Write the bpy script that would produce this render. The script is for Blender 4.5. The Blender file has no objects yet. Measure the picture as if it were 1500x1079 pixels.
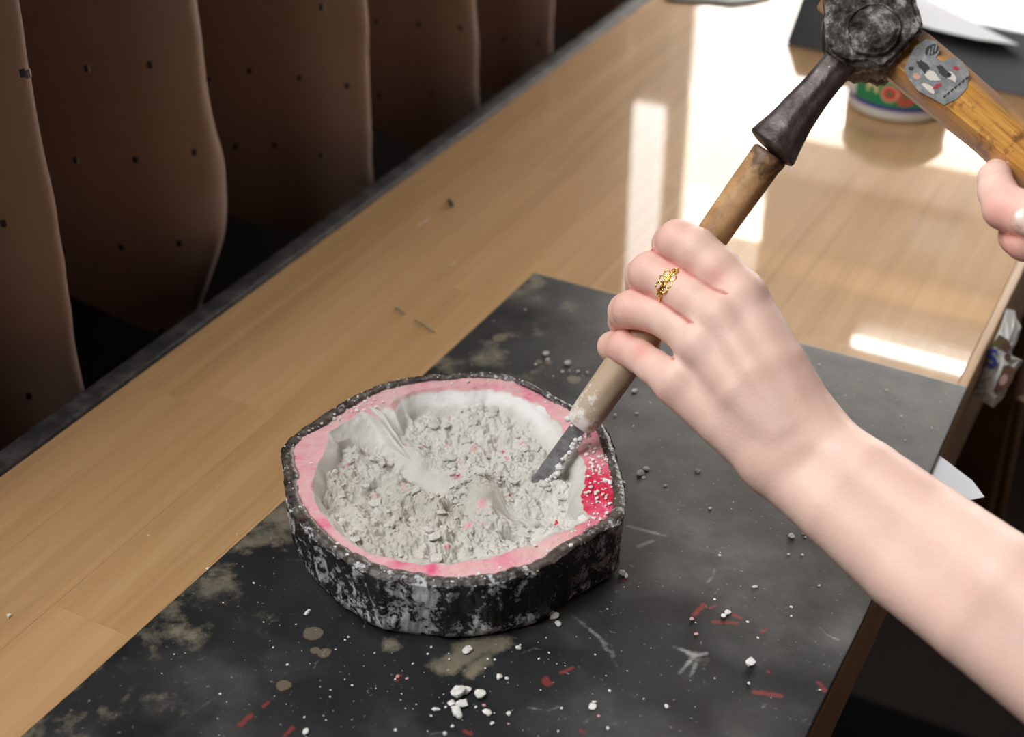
import bpy, bmesh, math, random
import numpy as np
from mathutils import Vector, Matrix
from mathutils.bvhtree import BVHTree

# ------------------------------------------------------------------ camera
S = bpy.context.scene
COL = S.collection
FPX, PITCH, YAW, CAMH = 2092., math.radians(33.34), math.radians(28.16), .46
cam = bpy.data.objects.new('camera', bpy.data.cameras.new('camera'))
COL.objects.link(cam)
cam.location = (0, 0, CAMH)
cam.rotation_euler = (math.pi/2-PITCH, 0, YAW)
cam.data.sensor_width = 36
cam.data.lens = FPX/1500*36
cam.data.clip_start = .02
cam.data.dof.use_dof = True
cam.data.dof.focus_distance = .68
cam.data.dof.aperture_fstop = 7.1
S.camera = cam

# ------------------------------------------------------------------ light
W = bpy.data.worlds.new('world'); S.world = W; W.use_nodes = True
W.node_tree.nodes['Background'].inputs[0].default_value = (.90, .95, 1, 1)
W.node_tree.nodes['Background'].inputs[1].default_value = .42
def area(name, loc, target, sx, sy, power, col):
    l = bpy.data.lights.new(name, 'AREA'); l.shape = 'RECTANGLE'; l.size = sx; l.size_y = sy
    l.energy = power; l.color = col
    o = bpy.data.objects.new(name, l); COL.objects.link(o); o.location = loc
    o.rotation_euler = (Vector(target)-Vector(loc)).to_track_quat('-Z', 'Y').to_euler()
    return o
area('daylight_side_window', (-.95, -.10, 1.45), (-.2, .45, 0), 1.5, .9, 31, (1, .98, .96))
WINDOW_GLOW = 5.6
S.view_settings.view_transform = 'Standard'
S.view_settings.look = 'None'
S.view_settings.gamma = 1
S.view_settings.use_curve_mapping = False
S.view_settings.exposure = 0.70

# ------------------------------------------------------------------ survey helpers: photo pixel + distance -> point in the room
_F = np.array([-math.sin(YAW)*math.cos(PITCH), math.cos(YAW)*math.cos(PITCH), -math.sin(PITCH)])
_R = np.array([math.cos(YAW), math.sin(YAW), 0]); _U = np.cross(_R, _F); _C = np.array([0, 0, CAMH])
def ray(x, y): return _F+_R*(x-750)/FPX-_U*(y-539.5)/FPX
def atz(x, y, z=0):
    d = ray(x, y); return _C+d*(z-CAMH)/d[2]
def atd(x, y, D): return _C+ray(x, y)*D
random.seed(7); rng = np.random.default_rng(7)

# ------------------------------------------------------------------ noise (numpy)
_perm = rng.permutation(256)
def vnoise(p, seed=0):
    i = np.floor(p).astype(int); f = p-i; u = f*f*(3-2*f); r = 0
    def hsh(a, b, c): return _perm[(_perm[(_perm[(a+seed*17) & 255]+b) & 255]+c) & 255]/127.5-1
    for dx in (0, 1):
        for dy in (0, 1):
            for dz in (0, 1):
                w = (u[:, 0] if dx else 1-u[:, 0])*(u[:, 1] if dy else 1-u[:, 1])*(u[:, 2] if dz else 1-u[:, 2])
                r = r+w*hsh(i[:, 0]+dx, i[:, 1]+dy, i[:, 2]+dz)
    return r
def fbm(p, o=4, seed=0, gain=.5):
    a, s, r = 1., 1., 0
    for k in range(o):
        r = r+a*vnoise(p*s, seed+k); a *= gain; s *= 2.03
    return r
def xy3(x, y, z=0): return np.stack([x, y, np.zeros_like(x)+z], 1)

# ------------------------------------------------------------------ material helpers
def mat(name, color=(.5, .5, .5), rough=.5, metal=0, coat=0, coat_rough=.05, spec=.5):
    m = bpy.data.materials.new(name); m.use_nodes = True
    b = m.node_tree.nodes['Principled BSDF']
    b.inputs['Base Color'].default_value = (*color, 1); b.inputs['Roughness'].default_value = rough
    b.inputs['Metallic'].default_value = metal; b.inputs['Coat Weight'].default_value = coat
    b.inputs['Coat Roughness'].default_value = coat_rough; b.inputs['Specular IOR Level'].default_value = spec
    return m
class NT:
    def __init__(s, m): s.m = m; s.t = m.node_tree; s.b = s.t.nodes['Principled BSDF']
    def n(s, kind, **kw):
        x = s.t.nodes.new(kind)
        for k, v in kw.items(): setattr(x, k, v)
        return x
    def l(s, a, b): s.t.links.new(a, b)
    def put(s, sock, v):
        if hasattr(v, 'is_output'): s.l(v, sock)
        elif v is not None:
            sock.default_value = v if not isinstance(v, tuple) or len(v) != 3 or len(sock.default_value) == 3 else (*v, 1)
    def co(s, scale=(1, 1, 1), kind='Object', rot=(0, 0, 0), rnd=False):
        v = s.n('ShaderNodeTexCoord').outputs[kind]
        if rnd:
            oi = s.n('ShaderNodeObjectInfo'); a = s.n('ShaderNodeVectorMath', operation='MULTIPLY_ADD')
            s.l(oi.outputs['Random'], a.inputs[0]); a.inputs[1].default_value = (7.3, 9.1, 5.7); s.l(v, a.inputs[2]); v = a.outputs[0]
        mp = s.n('ShaderNodeMapping'); mp.inputs['Scale'].default_value = scale; mp.inputs['Rotation'].default_value = rot
        s.l(v, mp.inputs[0]); return mp.outputs[0]
    def noise(s, scale, co=None, detail=4, rough=.55, dist=0):
        x = s.n('ShaderNodeTexNoise'); x.inputs['Scale'].default_value = scale; x.inputs['Detail'].default_value = detail
        x.inputs['Roughness'].default_value = rough; x.inputs['Distortion'].default_value = dist
        s.l(co if co is not None else s.co(), x.inputs['Vector']); return x.outputs['Fac']
    def voro(s, scale, co=None, feature='F1', out='Distance'):
        x = s.n('ShaderNodeTexVoronoi', feature=feature); x.inputs['Scale'].default_value = scale
        s.l(co if co is not None else s.co(), x.inputs['Vector']); return x.outputs[out]
    def ramp(s, fac, *stops, interp='LINEAR'):
        x = s.n('ShaderNodeValToRGB'); e = x.color_ramp; e.interpolation = interp
        while len(e.elements) < len(stops): e.elements.new(.5)
        for el, (p, c) in zip(e.elements, stops):
            el.position = p; el.color = (c, c, c, 1) if not isinstance(c, tuple) else (*c, 1)
        s.l(fac, x.inputs[0]); return x.outputs[0]
    def mix(s, fac, a, b, mode='MIX'):
        x = s.n('ShaderNodeMix', data_type='RGBA', blend_type=mode)
        s.put(x.inputs[0], fac); s.put(x.inputs[6], a); s.put(x.inputs[7], b); return x.outputs[2]
    def math(s, op, a, b=0., c=0.):
        x = s.n('ShaderNodeMath', operation=op)
        for i, v in enumerate((a, b, c)): s.put(x.inputs[i], v)
        return x.outputs[0]
    def attr(s, name): return s.n('ShaderNodeAttribute', attribute_name=name).outputs['Fac']
    def color(s, v): s.put(s.b.inputs['Base Color'], v)
    def rough(s, v): s.put(s.b.inputs['Roughness'], v)
    def bump(s, h, strength=.3, dist=.001):
        x = s.n('ShaderNodeBump'); x.inputs['Strength'].default_value = strength; x.inputs['Distance'].default_value = dist
        s.l(h, x.inputs['Height']); s.l(x.outputs[0], s.b.inputs['Normal'])

# ------------------------------------------------------------------ object helpers
def link(name, me, m=None, parent=None, smooth=False):
    o = bpy.data.objects.new(name, me); COL.objects.link(o)
    if m: me.materials.append(m)
    if smooth: me.polygons.foreach_set('use_smooth', [True]*len(me.polygons))
    if parent: adopt(o, parent)
    return o
def adopt(o, p):
    o.parent = p
    o.matrix_parent_inverse = wm(p).inverted()
def wm(p): return (wm(p.parent) @ p.matrix_parent_inverse if p.parent else Matrix()) @ Matrix.Translation(p.location)
def mesh(name, v, f, m=None, parent=None, smooth=False, attrs=None):
    me = bpy.data.meshes.new(name); me.from_pydata([tuple(map(float, p)) for p in v], [], [tuple(map(int, q)) for q in f])
    for k, a in (attrs or {}).items():
        at = me.attributes.new(k, 'FLOAT', 'POINT'); at.data.foreach_set('value', np.asarray(a, np.float32))
    me.update(); return link(name, me, m, parent, smooth)
def thing(name, label, cat, loc=(0, 0, 0), group=None):
    o = bpy.data.objects.new(name, None); COL.objects.link(o); o.location = loc; o.empty_display_size = .02
    return tag(o, label, cat, group)
def tag(o, label, cat, group=None):
    o['label'] = label; o['category'] = cat
    if group: o['group'] = group
    return o
def struct(o): o['kind'] = 'structure'; return o
def bm_obj(name, bm, m=None, parent=None, smooth=False):
    me = bpy.data.meshes.new(name); bm.normal_update(); bm.to_mesh(me); bm.free(); return link(name, me, m, parent, smooth)
def box(name, lo, hi, m, parent=None, bev=0., seg=2):
    bm = bmesh.new(); bmesh.ops.create_cube(bm, size=1)
    lo, hi = Vector(lo), Vector(hi)
    for v in bm.verts: v.co = Vector([lo[i]+(v.co[i]+.5)*(hi[i]-lo[i]) for i in range(3)])
    if bev: bmesh.ops.bevel(bm, geom=bm.edges[:], offset=bev, segments=seg, affect='EDGES', profile=.6)
    return bm_obj(name, bm, m, parent, bool(bev))
def frame(ez, hint=(0, 0, 1)):
    ez = np.array(ez, float); ez /= np.linalg.norm(ez); ex = np.cross(hint, ez)
    if np.linalg.norm(ex) < 1e-4: ex = np.cross((1, 0, 0), ez)
    ex /= np.linalg.norm(ex); return ex, np.cross(ez, ex), ez
def lathe_geo(o, ez, prof, n=48, hint=(0, 0, 1), jit=None):
    ex, ey, ez = frame(ez, hint); v = []; f = []
    for i, (t, r) in enumerate(prof):
        for k in range(n):
            a = 2*math.pi*k/n; rr = r if jit is None else r*jit(t, a)
            v.append(o+ez*t+(ex*math.cos(a)+ey*math.sin(a))*rr)
    for i in range(len(prof)-1):
        for k in range(n): f.append((i*n+k, i*n+(k+1) % n, (i+1)*n+(k+1) % n, (i+1)*n+k))
    f.append(tuple(range(n))[::-1]); f.append(tuple(range((len(prof)-1)*n, len(prof)*n)))
    return v, f
def grid_faces(nr, nc, wrap=False):
    i, j = np.meshgrid(np.arange(nr-1), np.arange(nc if wrap else nc-1), indexing='ij'); j2 = (j+1) % nc
    return np.stack([i*nc+j, i*nc+j2, (i+1)*nc+j2, (i+1)*nc+j], -1).reshape(-1, 4)
def prism(name, poly3, depth_vec, m, parent=None):
    n = len(poly3); p = [np.array(q, float) for q in poly3]; d = np.array(depth_vec, float)
    v = p+[q+d for q in p]
    f = [tuple(range(n))[::-1], tuple(range(n, 2*n))]+[(k, (k+1) % n, n+(k+1) % n, n+k) for k in range(n)]
    o = mesh(name, v, f, m, parent)
    bm = bmesh.new(); bm.from_mesh(o.data); bmesh.ops.recalc_face_normals(bm, faces=bm.faces[:]); bm.to_mesh(o.data); bm.free()
    return o
def catmull(pts, per=8):
    P = np.array(pts, float); n = len(P); out = []
    for i in range(n):
        a, b, c, d = P[i-1], P[i], P[(i+1) % n], P[(i+2) % n]
        for k in range(per):
            t = k/per
            out.append(.5*((2*b)+(c-a)*t+(2*a-5*b+4*c-d)*t*t+(3*b-a-3*c+d)*t**3))
    return np.array(out)
def tube(name, pts, r, m, parent=None, n=10):
    P = [np.array(p, float) for p in pts]; v = []; f = []
    for i, p in enumerate(P):
        ex, ey, ez = frame(P[min(i+1, len(P)-1)]-P[max(i-1, 0)], (.3, .2, .9))
        for k in range(n): v.append(p+(ex*math.cos(2*math.pi*k/n)+ey*math.sin(2*math.pi*k/n))*r)
    f = [tuple(q) for q in grid_faces(len(P), n, True)]+[tuple(range(n))[::-1], tuple(range((len(P)-1)*n, len(P)*n))]
    return mesh(name, v, f, m, parent, True)

# ================================================================== MATERIALS
m_board = mat('lacquered_beech', rough=.55, coat=1, coat_rough=.018, spec=.2); N = NT(m_board)
g = N.noise(1, N.co((70, 2.2, 70), rnd=True), 5, .6, .6); g2 = N.noise(1, N.co((9, 1.2, 9), rnd=True), 3)
c = N.ramp(g, (.25, (.38, .215, .092)), (.55, (.52, .315, .145)), (.8, (.60, .39, .205)))
c = N.mix(N.ramp(g2, (.35, 0.), (.7, .55)), c, (.40, .235, .098))
oi = N.n('ShaderNodeObjectInfo'); c = N.mix(N.math('MULTIPLY', oi.outputs['Random'], .28), c, (.56, .36, .185))
dust = N.ramp(N.noise(9, N.co(kind='Generated'), 6, .7), (.55, 0.), (.75, .2)); c = N.mix(dust, c, (.55, .48, .40))
N.color(c); 
m_side = mat('worn_side_wood', rough=.55); N = NT(m_side)
g = N.noise(1, N.co((60, 3, 60)), 5, .65, .5)
N.color(N.mix(N.ramp(N.noise(11, None, 5, .65), (.5, 0.), (.7, .55)), N.ramp(g, (.3, (.24, .115, .055)), (.7, (.40, .21, .10))), (.06, .045, .035)))
N.bump(g, .3, .001)
m_trim = mat('pale_edge_wood', rough=.45); N = NT(m_trim)
g = N.noise(1, N.co((80, 3, 80)), 5, .6, .4); N.color(N.ramp(g, (.3, (.34, .19, .08)), (.7, (.52, .32, .15))))
m_blackstrip = mat('black_rubber_strip', (.018, .018, .02), .6); N = NT(m_blackstrip)
N.color(N.ramp(N.noise(60, None, 6, .7), (.45, (.015, .015, .017)), (.75, (.10, .095, .09)))); N.bump(N.noise(300), .4, .001)

m_mat = mat('scuffed_black_rubber', rough=.4); N = NT(m_mat)
base = N.ramp(N.noise(16, None, 5, .6), (.35, (.005, .006, .0078)), (.7, (.019, .021, .022)))
base = N.mix(N.attr('sheen_film'), base, N.ramp(N.noise(40, None, 6, .7), (.3, (.045, .046, .044)), (.7, (.125, .125, .118))))
fine = N.math('MULTIPLY_ADD', N.noise(210, None, 6, .75), 1.3, -.68)
base = N.mix(N.ramp(N.math('ADD', N.attr('beige'), fine), (.25, 0.), (.75, .85)), base, N.ramp(N.noise(60, None, 4), (.3, (.13, .125, .09)), (.7, (.24, .205, .145))))
base = N.mix(N.ramp(N.math('ADD', N.attr('scuff'), fine), (.3, 0.), (.8, .8)), base, (.30, .31, .31))
base = N.mix(N.ramp(N.math('ADD', N.attr('spot'), N.math('MULTIPLY', fine, .4)), (.4, 0.), (.6, .55)), base, (.22, .18, .12))
base = N.mix(N.ramp(N.math('ADD', N.attr('redmark'), fine), (.42, 0.), (.75, .7)), base, (.24, .03, .026))
dst = N.ramp(N.noise(420, None, 3, .6), (.68, 0.), (.76, .5)); base = N.mix(dst, base, (.42, .42, .41))
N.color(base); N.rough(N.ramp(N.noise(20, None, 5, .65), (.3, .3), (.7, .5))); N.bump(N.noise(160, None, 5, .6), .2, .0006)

m_shell = mat('black_pitch_shell', rough=.3); N = NT(m_shell)
a = N.attr('dust'); n1 = N.noise(95, N.co((1, 1, .8)), 8, .75, .25); n2 = N.noise(330, None, 4, .7)
wmask = N.ramp(N.math('ADD', n1, N.math('MULTIPLY_ADD', n2, .34, N.math('MULTIPLY', a, .13))), (.752, 0.), (.82, .9))  # white flecks: dust plus painted highlights, denser on the near side
c = N.ramp(N.noise(40), (.3, (.006, .007, .010)), (.7, (.022, .022, .026)))
top = N.attr('top'); c = N.mix(top, c, N.ramp(N.noise(130, None, 6, .7), (.35, (.018, .014, .012)), (.68, (.13, .11, .095))))
c = N.mix(wmask, c, (.62, .63, .67))
pk = N.math('MULTIPLY', N.attr('flake'), N.ramp(N.noise(120, None, 4, .7, 1.), (.5, 0.), (.56, .85))); c = N.mix(pk, c, (.36, .25, .24))
red = N.math('MULTIPLY', top, N.ramp(N.noise(95, N.co((1, 1, 1), rot=(1, 0, 0)), 4, .7), (.64, 0.), (.7, .8))); c = N.mix(red, c, (.20, .014, .02))
N.color(c); N.rough(N.mix(wmask, (.24,)*3, (.8,)*3)); N.bump(N.noise(190, None, 6, .7), .5, .0015)
m_plaster = mat('stained_plaster', rough=.9, spec=.2); N = NT(m_plaster)
pinkA, whiteA = N.attr('pink'), N.attr('white')
fine = N.noise(260, None, 6, .7)
gr = N.ramp(N.noise(45, None, 5, .6), (.3, (.47, .45, .395)), (.7, (.60, .585, .525)))
gr = N.mix(whiteA, gr, (.86, .86, .85))
pkc = N.ramp(N.noise(38, None, 5, .65, .6), (.36, (.74, .49, .48)), (.54, (.75, .39, .42)), (.68, (.76, .13, .26)))
pkc = N.mix(N.attr('red'), pkc, N.ramp(N.noise(120, None, 5, .7), (.4, (.62, .02, .06)), (.62, (.72, .10, .19)), (.75, (.75, .6, .55))))
pm = N.ramp(N.math('ADD', pinkA, N.math('MULTIPLY_ADD', fine, .5, -.25)), (.42, 0.), (.58, 1.))
c = N.mix(pm, gr, pkc)
spk = N.ramp(N.voro(230), (.10, .85), (.16, 0.)); spm = N.ramp(N.noise(30, N.co((1, 1, 1), rot=(0, 1, 0)), 3), (.55, 0.), (.66, 1.))
c = N.mix(N.math('MULTIPLY', N.math('MULTIPLY', spk, spm), .8), c, (.88, .86, .85))
N.color(c); N.bump(N.noise(420, None, 7, .75), .45, .0012)
m_crumb = mat('white_plaster_crumb', (.80, .79, .77), .9, spec=.2); N = NT(m_crumb)
N.color(N.ramp(N.noise(120, None, 4), (.3, (.66, .65, .62)), (.7, (.86, .86, .85)))); N.bump(N.noise(900, None, 3), .5, .0006)
m_crumbgrey = mat('grey_plaster_crumb', (.45, .44, .41), .9, spec=.2)
m_crumbpink = mat('pink_plaster_crumb', (.62, .36, .36), .9, spec=.2)

m_curtain = mat('brown_coated_cloth', rough=.5, spec=.35); N = NT(m_curtain)
wv = N.noise(1, N.co((900, 900, 900)), 2)
N.color(N.mix(N.ramp(N.noise(5, None, 5, .6), (.35, 0.), (.7, .6)), (.28, .17, .125), (.38, .25, .198)))
N.bump(wv, .25, .0006); N.b.inputs['Sheen Weight'].default_value = .15
m_hole = mat('dark_perforation', (.01, .011, .016), .5)
m_holeglint = mat('perforation_glint', (.55, .5, .46), .5)

m_skin = mat('skin', rough=.5, spec=.35); N = NT(m_skin)
c = N.ramp(N.noise(38, None, 5, .6), (.3, (.765, .51, .425)), (.7, (.82, .59, .505)))
c = N.mix(N.math('MULTIPLY', N.attr('flush'), .75), c, (.74, .33, .28))
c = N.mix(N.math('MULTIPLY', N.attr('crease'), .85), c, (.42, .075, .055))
c = N.mix(N.ramp(N.noise(9, N.co((1, 1, 1), rot=(.5, .2, 0)), 3), (.45, 0.), (.75, .35)), c, (.74, .52, .43))
N.color(c); N.b.inputs['Subsurface Weight'].default_value = .22
N.b.inputs['Subsurface Radius'].default_value = (1., .35, .2); N.b.inputs['Subsurface Scale'].default_value = .004
h = N.math('ADD', N.math('MULTIPLY', N.noise(700, None, 3), .5), N.voro(520)); N.bump(h, .12, .0006)
m_nail = mat('fingernail', (.86, .66, .60), .25)
m_gold = mat('gold', (.90, .60, .20), .22, 1)
m_hwood = mat('chisel_handle_wood', rough=.5); N = NT(m_hwood)
t = N.attr('t')   # 0 at blade, 1 at struck end
g = N.noise(1, N.co((160, 160, 160)), 5, .6); g3 = N.noise(45, None, 5, .7)
c = N.ramp(g3, (.3, (.25, .13, .05)), (.5, (.47, .28, .125)), (.72, (.60, .40, .22)))
c = N.mix(N.ramp(N.math('ADD', t, N.math('MULTIPLY_ADD', g, .3, -.15)), (.93, 0.), (.985, .85)), c, (.075, .04, .022))
c = N.mix(N.ramp(N.math('ADD', t, N.math('MULTIPLY_ADD', g3, .5, -.25)), (.12, .85), (.55, 0.)), c, (.52, .42, .32))
c = N.mix(N.ramp(N.math('ADD', t, N.math('MULTIPLY_ADD', N.noise(150, None, 5, .7), .35, -.17)), (.015, 1.), (.07, 0.)), c, (.80, .77, .73))
c = N.mix(N.ramp(N.math('MULTIPLY_ADD', t, -.25, N.noise(110, N.co((1, 1, 1), rot=(.4, 0, .4)), 5, .7)), (.56, 0.), (.6, .8)), c, (.72, .68, .64))
N.color(c); N.bump(g, .35, .0008)
m_iron = mat('dark_forged_iron', rough=.34, metal=.8); N = NT(m_iron)
c = N.ramp(N.noise(75, None, 6, .7), (.3, (.05, .038, .036)), (.55, (.155, .135, .13)), (.75, (.34, .32, .31)))
c = N.mix(N.ramp(N.noise(120, N.co((1, 1, 1), rot=(1, 0, 0)), 4, .7), (.66, 0.), (.7, .9)), c, (.70, .66, .60))
c = N.mix(N.ramp(N.noise(55, N.co((1, 1, 1), rot=(0, 1, 0)), 4, .6), (.64, 0.), (.72, .6)), c, (.25, .07, .025))
N.color(c); N.rough(N.ramp(N.noise(60, None, 5), (.3, .28), (.7, .6))); N.bump(N.noise(170, None, 7, .7), .55, .002)
m_ironface = mat('battered_bright_iron', rough=.4, metal=.8); N = NT(m_ironface)
c = N.ramp(N.noise(95, None, 7, .75), (.40, (.022, .015, .014)), (.52, (.12, .107, .10)), (.66, (.60, .59, .58)))
N.color(c); N.rough(.42); N.bump(N.noise(190, None, 7, .75), .8, .003)
m_blade = mat('steel_blade', (.20, .20, .21), .4, .45); N = NT(m_blade)
N.color(N.ramp(N.noise(140, None, 5, .7), (.35, (.16, .16, .17)), (.7, (.46, .46, .48)))); N.bump(N.noise(300), .3, .0006)
m_hamwood = mat('varnished_hammer_wood', rough=.3, coat=.5, coat_rough=.12); N = NT(m_hamwood)
g = N.noise(1, N.co((1, 1, 1), 'Generated'), 2)
gx = N.attr('along'); gy = N.attr('across')
cv = N.n('ShaderNodeCombineXYZ'); N.l(N.math('MULTIPLY', gx, 26.), cv.inputs[0]); N.l(N.math('MULTIPLY', gy, 520.), cv.inputs[1])
g = N.noise(1., cv.outputs[0], 5, .65, .8)
c = N.ramp(g, (.25, (.26, .105, .022)), (.48, (.52, .25, .05)), (.7, (.66, .36, .09)))
c = N.mix(N.ramp(N.noise(60, None, 5, .7), (.58, 0.), (.66, .8)), c, (.09, .032, .014))
c = N.mix(N.math('MULTIPLY', N.attr('worn'), N.ramp(N.noise(45, None, 5, .7), (.35, .35), (.6, 1.))), c, (.30, .20, .16))
c = N.mix(N.ramp(N.noise(210, None, 4, .7), (.68, 0.), (.72, .7)), c, (.72, .66, .6))
N.color(c); N.bump(g, .25, .0006)
m_sticker = mat('grey_worn_sticker', rough=.5); N = NT(m_sticker)
N.color(N.ramp(N.noise(140, None, 6, .7), (.35, (.12, .13, .135)), (.55, (.21, .225, .23)), (.7, (.38, .38, .36)))); N.bump(N.noise(300), .3, .0005)
m_ink = mat('black_ink', (.02, .02, .022), .6); m_inkwhite = mat('cream_ink', (.60, .57, .50), .6); m_inkred = mat('red_ink', (.35, .02, .035), .6)
m_inkpeach = mat('peach_ink', (.55, .30, .22), .6)
m_jar = mat('white_plastic', (.80, .80, .78), .3); m_green = mat('green_print', (.015, .24, .095), .35); m_purple = mat('purple_print', (.06, .03, .30), .35)
m_cream = mat('cream_print', (.80, .66, .36), .4); m_red = mat('red_print', (.75, .05, .06), .4); m_grime = mat('tan_grime', (.50, .40, .25), .7)
m_slab = mat('dark_slate', rough=.5); N = NT(m_slab)
N.color(N.ramp(N.noise(25, None, 6, .65), (.35, (.009, .010, .014)), (.7, (.024, .026, .034)))); N.bump(N.noise(200), .2, .001)
m_slabtop = mat('dusty_blue_grey_sheet', rough=.35); N = NT(m_slabtop)
N.color(N.ramp(N.noise(18, None, 5, .65), (.35, (.20, .24, .30)), (.7, (.34, .38, .45))))
m_paper = mat('white_paper', (.62, .65, .70), .8); m_bluepaper = mat('pale_paper', (.60, .66, .72), .8)
m_pouch = mat('white_glossy_film', (.72, .72, .70), .25); m_brown = mat('brown_print', (.13, .07, .05), .4); m_olive = mat('olive_print', (.14, .12, .045), .4)
m_blue = mat('blue_print', (.03, .055, .30), .4); m_ltgrey = mat('grey_print', (.38, .38, .37), .4); m_pinkprint = mat('dusty_pink_print', (.46, .30, .27), .4)
m_floor = mat('dark_stained_floor', rough=.6); N = NT(m_floor)
N.color(N.ramp(N.noise(1, N.co((25, 2, 25)), 4), (.3, (.008, .005, .004)), (.7, (.02, .012, .008)))); N.b.inputs['Specular IOR Level'].default_value = .1
m_wall = mat('dark_wall', (.012, .009, .008), .9, spec=.1); m_endwall = mat('pale_plaster_wall', (.55, .53, .50), .85)
m_rightwall = mat('brown_panelled_wall', (.16, .135, .115), .8); m_frame = mat('white_window_frame', (.70, .68, .66), .4); m_rug = mat('black_rug', (.006, .007, .008), .95, spec=.05)
m_cabinet = mat('brown_cabinet_wood', (.20, .125, .08), .5); m_orange = mat('orange_shelf_wood', (.85, .46, .14), .5); m_greyboard = mat('grey_board', (.20, .19, .175), .6)
m_splinter = mat('greenish_splinter', (.30, .27, .17), .7); m_darkbit = mat('dark_bark_bit', (.03, .018, .012), .7)
def glow(name, col, s):
    m = mat(name, col, .5); b = m.node_tree.nodes['Principled BSDF']
    b.inputs['Emission Color'].default_value = (*col, 1); b.inputs['Emission Strength'].default_value = s; return m
m_pane = glow('daylit_frosted_pane', (1, .98, .95), WINDOW_GLOW); m_blind = glow('daylit_cream_blind', (1, .92, .78), WINDOW_GLOW*.8)
m_sideglow = glow('window_side_glow', (1, .95, .93), WINDOW_GLOW*.6); m_dimmer = glow('daylit_dimmer_panel', (1, .90, .74), WINDOW_GLOW*.30)
m_tube = glow('fluorescent_tube', (1, .98, .95), 18.)

# ================================================================== SETTING
XL, XR, TY0, TY1 = -.518, -.090, -.35, 1.62
struct(box('floor', (-1.6, -1.2, -.76), (1.6, 2.2, -.74), m_floor))
struct(box('wall_left', (-.84, -1.2, -.74), (-.80, 1.95, .78), m_wall))
wl = struct(box('wall_left_upper', (-.86, -1.2, 2.05), (-.80, 1.95, 2.5), m_wall)); wl.name = 'trim_1'
WY = 1.90
struct(box('wall_back', (-.86, -1.24, -.74), (1.6, -1.2, 2.5), m_wall)); struct(box('wall_right', (1.6, -1.24, -.74), (1.64, 1.96, 2.5), m_rightwall)); struct(box('ceiling', (-.86, -1.24, 2.5), (1.6, 1.96, 2.54), m_endwall))
we = thing('wall_end', 'x', 'x'); del we['label']; del we['category']; struct(we)
wx0, wx1, wz0, wz1 = -.745, .25, .10, 1.15
for lo, hi in (((-.86, WY, -.74), (wx0, WY+.06, 2.5)), ((wx1, WY, -.74), (1.6, WY+.06, 2.5)), ((wx0, WY, -.74), (wx1, WY+.06, wz0)), ((wx0, WY, wz1), (wx1, WY+.06, 2.5))):
    box('wall_panel', lo, hi, m_endwall, we)
wn = thing('window_1', 'x', 'x'); del wn['label']; del wn['category']; struct(wn)
box('pane', (wx0, WY+.04, wz0), (wx1, WY+.045, wz1), m_pane, wn)
box('blind', (wx0+.02, WY+.02, .385), (wx1, WY+.026, .53), m_blind, wn)
for lo, hi in (((wx0, WY+.01, wz0), (wx0+.025, WY+.05, wz1)), ((wx1-.025, WY+.01, wz0), (wx1, WY+.05, wz1)), ((wx0, WY+.01, wz0), (wx1, WY+.05, wz0+.02)), ((wx0, WY+.01, wz1-.02), (wx1, WY+.05, wz1))):
    box('window_frame', lo, hi, m_frame, wn, .003)
box('glow_strip', (-.83, WY-.012, .40), (-.752, WY-.004, 1.15), m_sideglow, wn)  # glowing strip added over the wall to mirror as a pale band
box('dimmer_panel', (wx0+.02, WY+.02, .60), (wx1, WY+.026, 1.13), m_dimmer, wn)  # panel added to dim the upper pane's reflection
# wall cupboard on the end wall, mirrored in the lacquer
cb = thing('wall_cabinet', 'brown wooden wall cabinet hung on the end wall beside the window', 'cabinet', (-.15, 1.80, .405))
box('body', (-.545, 1.77, .405), (.30, WY, 1.25), m_cabinet, cb, .004)
box('shelf_board', (-.54, 1.755, .512), (.30, 1.77, .552), m_orange, cb, .002)
box('grey_board', (-.545, 1.758, .558), (.30, 1.77, .592), m_greyboard, cb, .002)
box('pale_board', (-.53, 1.757, .594), (.30, 1.769, .72), m_endwall, cb, .002)
box('notice', (-.335, 1.764, .42), (-.27, 1.7695, .47), m_bluepaper, cb)
tl = thing('tube_lamp', 'lit white fluorescent tube on the wall cabinet front', 'lamp', (-.1, 1.74, .705))
tube('tube', [(-.38, 1.735, .618), (.25, 1.735, .618)], .0065, m_tube, tl, 16)
for xx in (-.392, .24): box('socket', (xx, 1.722, .604), (xx+.012, 1.757, .632), m_frame, tl, .002)

# ================================================================== WORKBENCH
tb = thing('workbench', 'long wooden workbench with a lacquered laminated top beside the brown curtain', 'table', ((XL+XR)/2, .6, -.74))
rows = 9; wdt = (XR-.006-XL)/rows
for r in range(rows):
    y = TY0-random.random()*.3
    while y < TY1:
        L = random.uniform(.24, .5); a, b = max(y, TY0), min(y+L, TY1); y += L
        if b-a < .02: continue
        cxx, cyy = XL+wdt*(r+.5), (a+b)/2
        bm = bmesh.new(); bmesh.ops.create_cube(bm, size=1)
        for v in bm.verts: v.co = Vector((v.co.x*(wdt-.00005), v.co.y*(b-a-.00005), v.co.z*.02))
        bmesh.ops.bevel(bm, geom=[e for e in bm.edges if all(q.co.z > 0 for q in e.verts)], offset=.00008, segments=1, affect='EDGES')
        o = bm_obj('board', bm, m_board); o.location = (cxx, cyy, -.01); adopt(o, tb)
box('edge_trim', (XR-.006, TY0, -.020), (XR, TY1, 0), m_trim, tb, .0012)
box('side_apron', (XR-.03, TY0, -.078), (XR-.0015, TY1, -.0202), m_side, tb, .003)
box('curtain_side_apron', (XL, TY0, -.078), (XL+.025, TY1, -.0202), m_side, tb, .002)
box('edge_strip', (XL-.014, TY0, -.03), (XL, TY1, .0035), m_blackstrip, tb, .002)
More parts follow.
